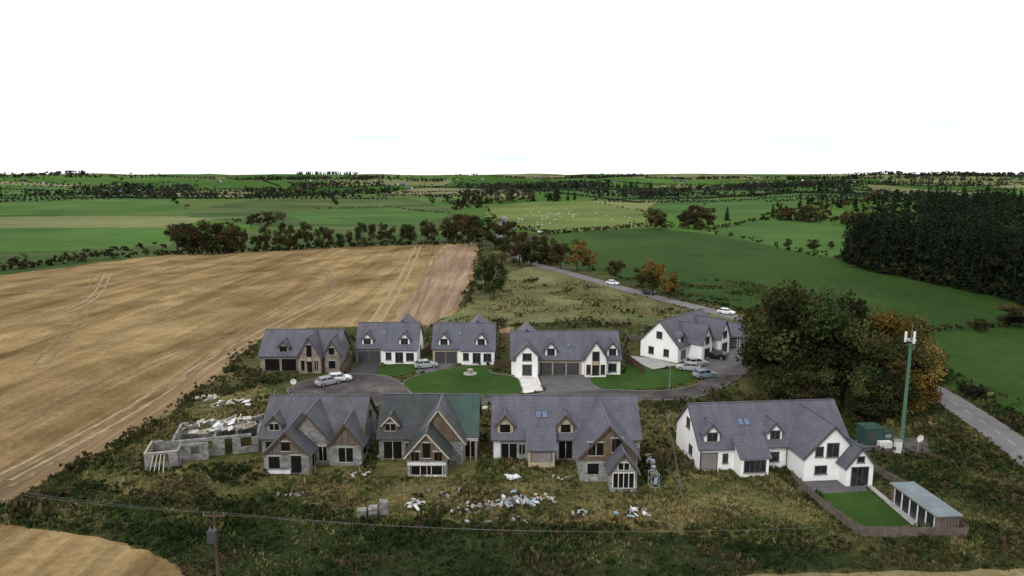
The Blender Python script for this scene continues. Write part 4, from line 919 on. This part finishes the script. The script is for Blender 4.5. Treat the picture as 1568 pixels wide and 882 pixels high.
tufts('meadow_grass',20000,(-60,80,100,230),(.2,.5),3,palf,lambda x,y,r:sn(x,y,.25,2.)>.35)
A5=Acc(); random.seed(21)
def bush(seg,n,Hr,jx,pal,nq=110,ls=.17):
    P=[W(*s) for s in seg]
    for i in range(n):
        t=random.random()*(len(P)-1);k=min(int(t),len(P)-2);p=P[k].lerp(P[k+1],t-k); x=p.x+random.gauss(0,jx);y=p.y+random.gauss(0,jx)
        if not free(np.array([x]),np.array([y]))[0]: continue
        H=random.uniform(*Hr); broad(A5,(x,y,-.1),H,H*random.uniform(.8,1.4),nq,ls,[random.choice(pal),random.choice(pal)],RNG,low=.1,lumps=6,trunk=False)
V1=[(.04,.052,.018),(.026,.036,.014),OL,(.085,.062,.035)]
bush([(20,775),(130,748),(260,768),(420,782),(600,805),(800,815)],100,(.4,1.1),1.1,V1); bush([(800,815),(1000,825),(1230,850),(1480,850)],60,(.3,.9),1.2,V1)
bush([(60,790),(300,830),(600,850),(1000,865),(1500,862)],70,(.25,.6),1.6,[GR,V1[1]]); bush([(80,735),(170,690),(250,640),(345,570),(395,525)],110,(.5,1.6),.9,[GR,BR,OL,(.1,.075,.04)])
bush([(340,600),(400,590),(440,585)],18,(.6,1.5),1.2,V1); bush([(360,560),(395,575),(380,600)],20,(.8,2),1.2,V1)
bush([(345,725),(395,735)],14,(.6,1.2),1.3,[GR,V1[1]]); bush([(560,700),(570,640)],14,(.6,1.4),.8,V1); bush([(740,640),(742,700)],8,(.5,1.0),.8,V1)
bush([(600,775),(750,790),(900,795),(1000,790)],26,(.3,.9),1.4,[V1[3],V1[0]])
bush([(1000,620),(1030,640),(1010,690)],16,(.5,1.2),.9,V1); bush([(1340,700),(1420,690),(1480,740),(1568,790)],50,(.4,1.3),2.0,V1); bush([(1420,650),(1480,690),(1560,760)],40,(.4,1.4),2.0,V1)
bush([(1500,800),(1560,860)],14,(.4,1.1),2.0,V1); bush([(860,500),(900,496),(1000,505)],16,(.6,1.6),1.5,V1,110,.24); bush([(640,500),(760,497),(800,480)],14,(.6,1.4),1.5,V1,110,.24)
bush([(1100,610),(1180,620),(1300,640)],50,(.6,1.8),2.0,[GR,OL,BR]); bush([(900,470),(1000,480),(1120,500)],14,(.6,1.5),3,[OL,GR],100,.26); bush([(780,425),(850,440),(900,440)],8,(.8,2),3,[OL,GR],100,.3)
link(bpy.data.objects.new('undergrowth',A5.mesh('undergrowth')))
# ---------------------------------------------------------------- sky, sun, camera
w=bpy.data.worlds.new('World'); scene.world=w; w.use_nodes=True; nt=w.node_tree; bg=nt.nodes['Background']
sky=nt.nodes.new('ShaderNodeTexSky'); sky.sky_type='NISHITA'; sky.sun_disc=False; sky.sun_elevation=ra(38)
tc=nt.nodes.new('ShaderNodeTexCoord'); g=tc.outputs['Generated']
q=mapping(nt,g,(1.0,1.0,17)); n1=nz(nt,q,1.6,8,.6,.5)
cm=ramp(nt,n1,[(1,1,1),(1,1,1),(.3,.3,.3)],[0,.52,.72])
sp=nt.nodes.new('ShaderNodeSeparateXYZ'); nt.links.new(g,sp.inputs[0])
el=ramp(nt,sp.outputs[2],[(0,0,0),(0,0,0),(1,1,1)],[0,.08,.22])
q2=mapping(nt,g,(.8,.8,6)); c2=ramp(nt,nz(nt,q2,1.7,6,.5),[(1,1,1),(.94,.94,.945)],[.55,.75])
white=mix(nt,(11.2,11.2,11.3),c2,1.0,'MULTIPLY')
tint=mix(nt,sky.outputs[0],(7.4,9.9,10.4),.85)
fac=mix(nt,cm,(1,1,1),el); 
sky_c=mix(nt,tint,white,fac)
nt.links.new(sky_c,bg.inputs[0]); bg.inputs[1].default_value=.105
sl=bpy.data.lights.new('sun','SUN'); sl.energy=1.5; sl.angle=ra(10); sl.color=(1,.96,.9); so=link(bpy.data.objects.new('sun',sl))
d=Vector((-math.sin(ra(35))*math.cos(ra(38)),-math.cos(ra(35))*math.cos(ra(38)),math.sin(ra(38)))); so.rotation_euler=d.to_track_quat('Z','Y').to_euler()
sky.sun_rotation=math.atan2(d.x,d.y)
cd=bpy.data.cameras.new('camera'); cd.sensor_width=36; cd.lens=F/1568*36; cd.clip_end=20000; cd.clip_start=.5
co=link(bpy.data.objects.new('camera',cd)); co.location=(0,0,CAMH); co.rotation_euler=(math.pi/2-PITCH,0,0); scene.camera=co
scene.view_settings.view_transform='Standard'; scene.view_settings.look='None'; scene.view_settings.exposure=0
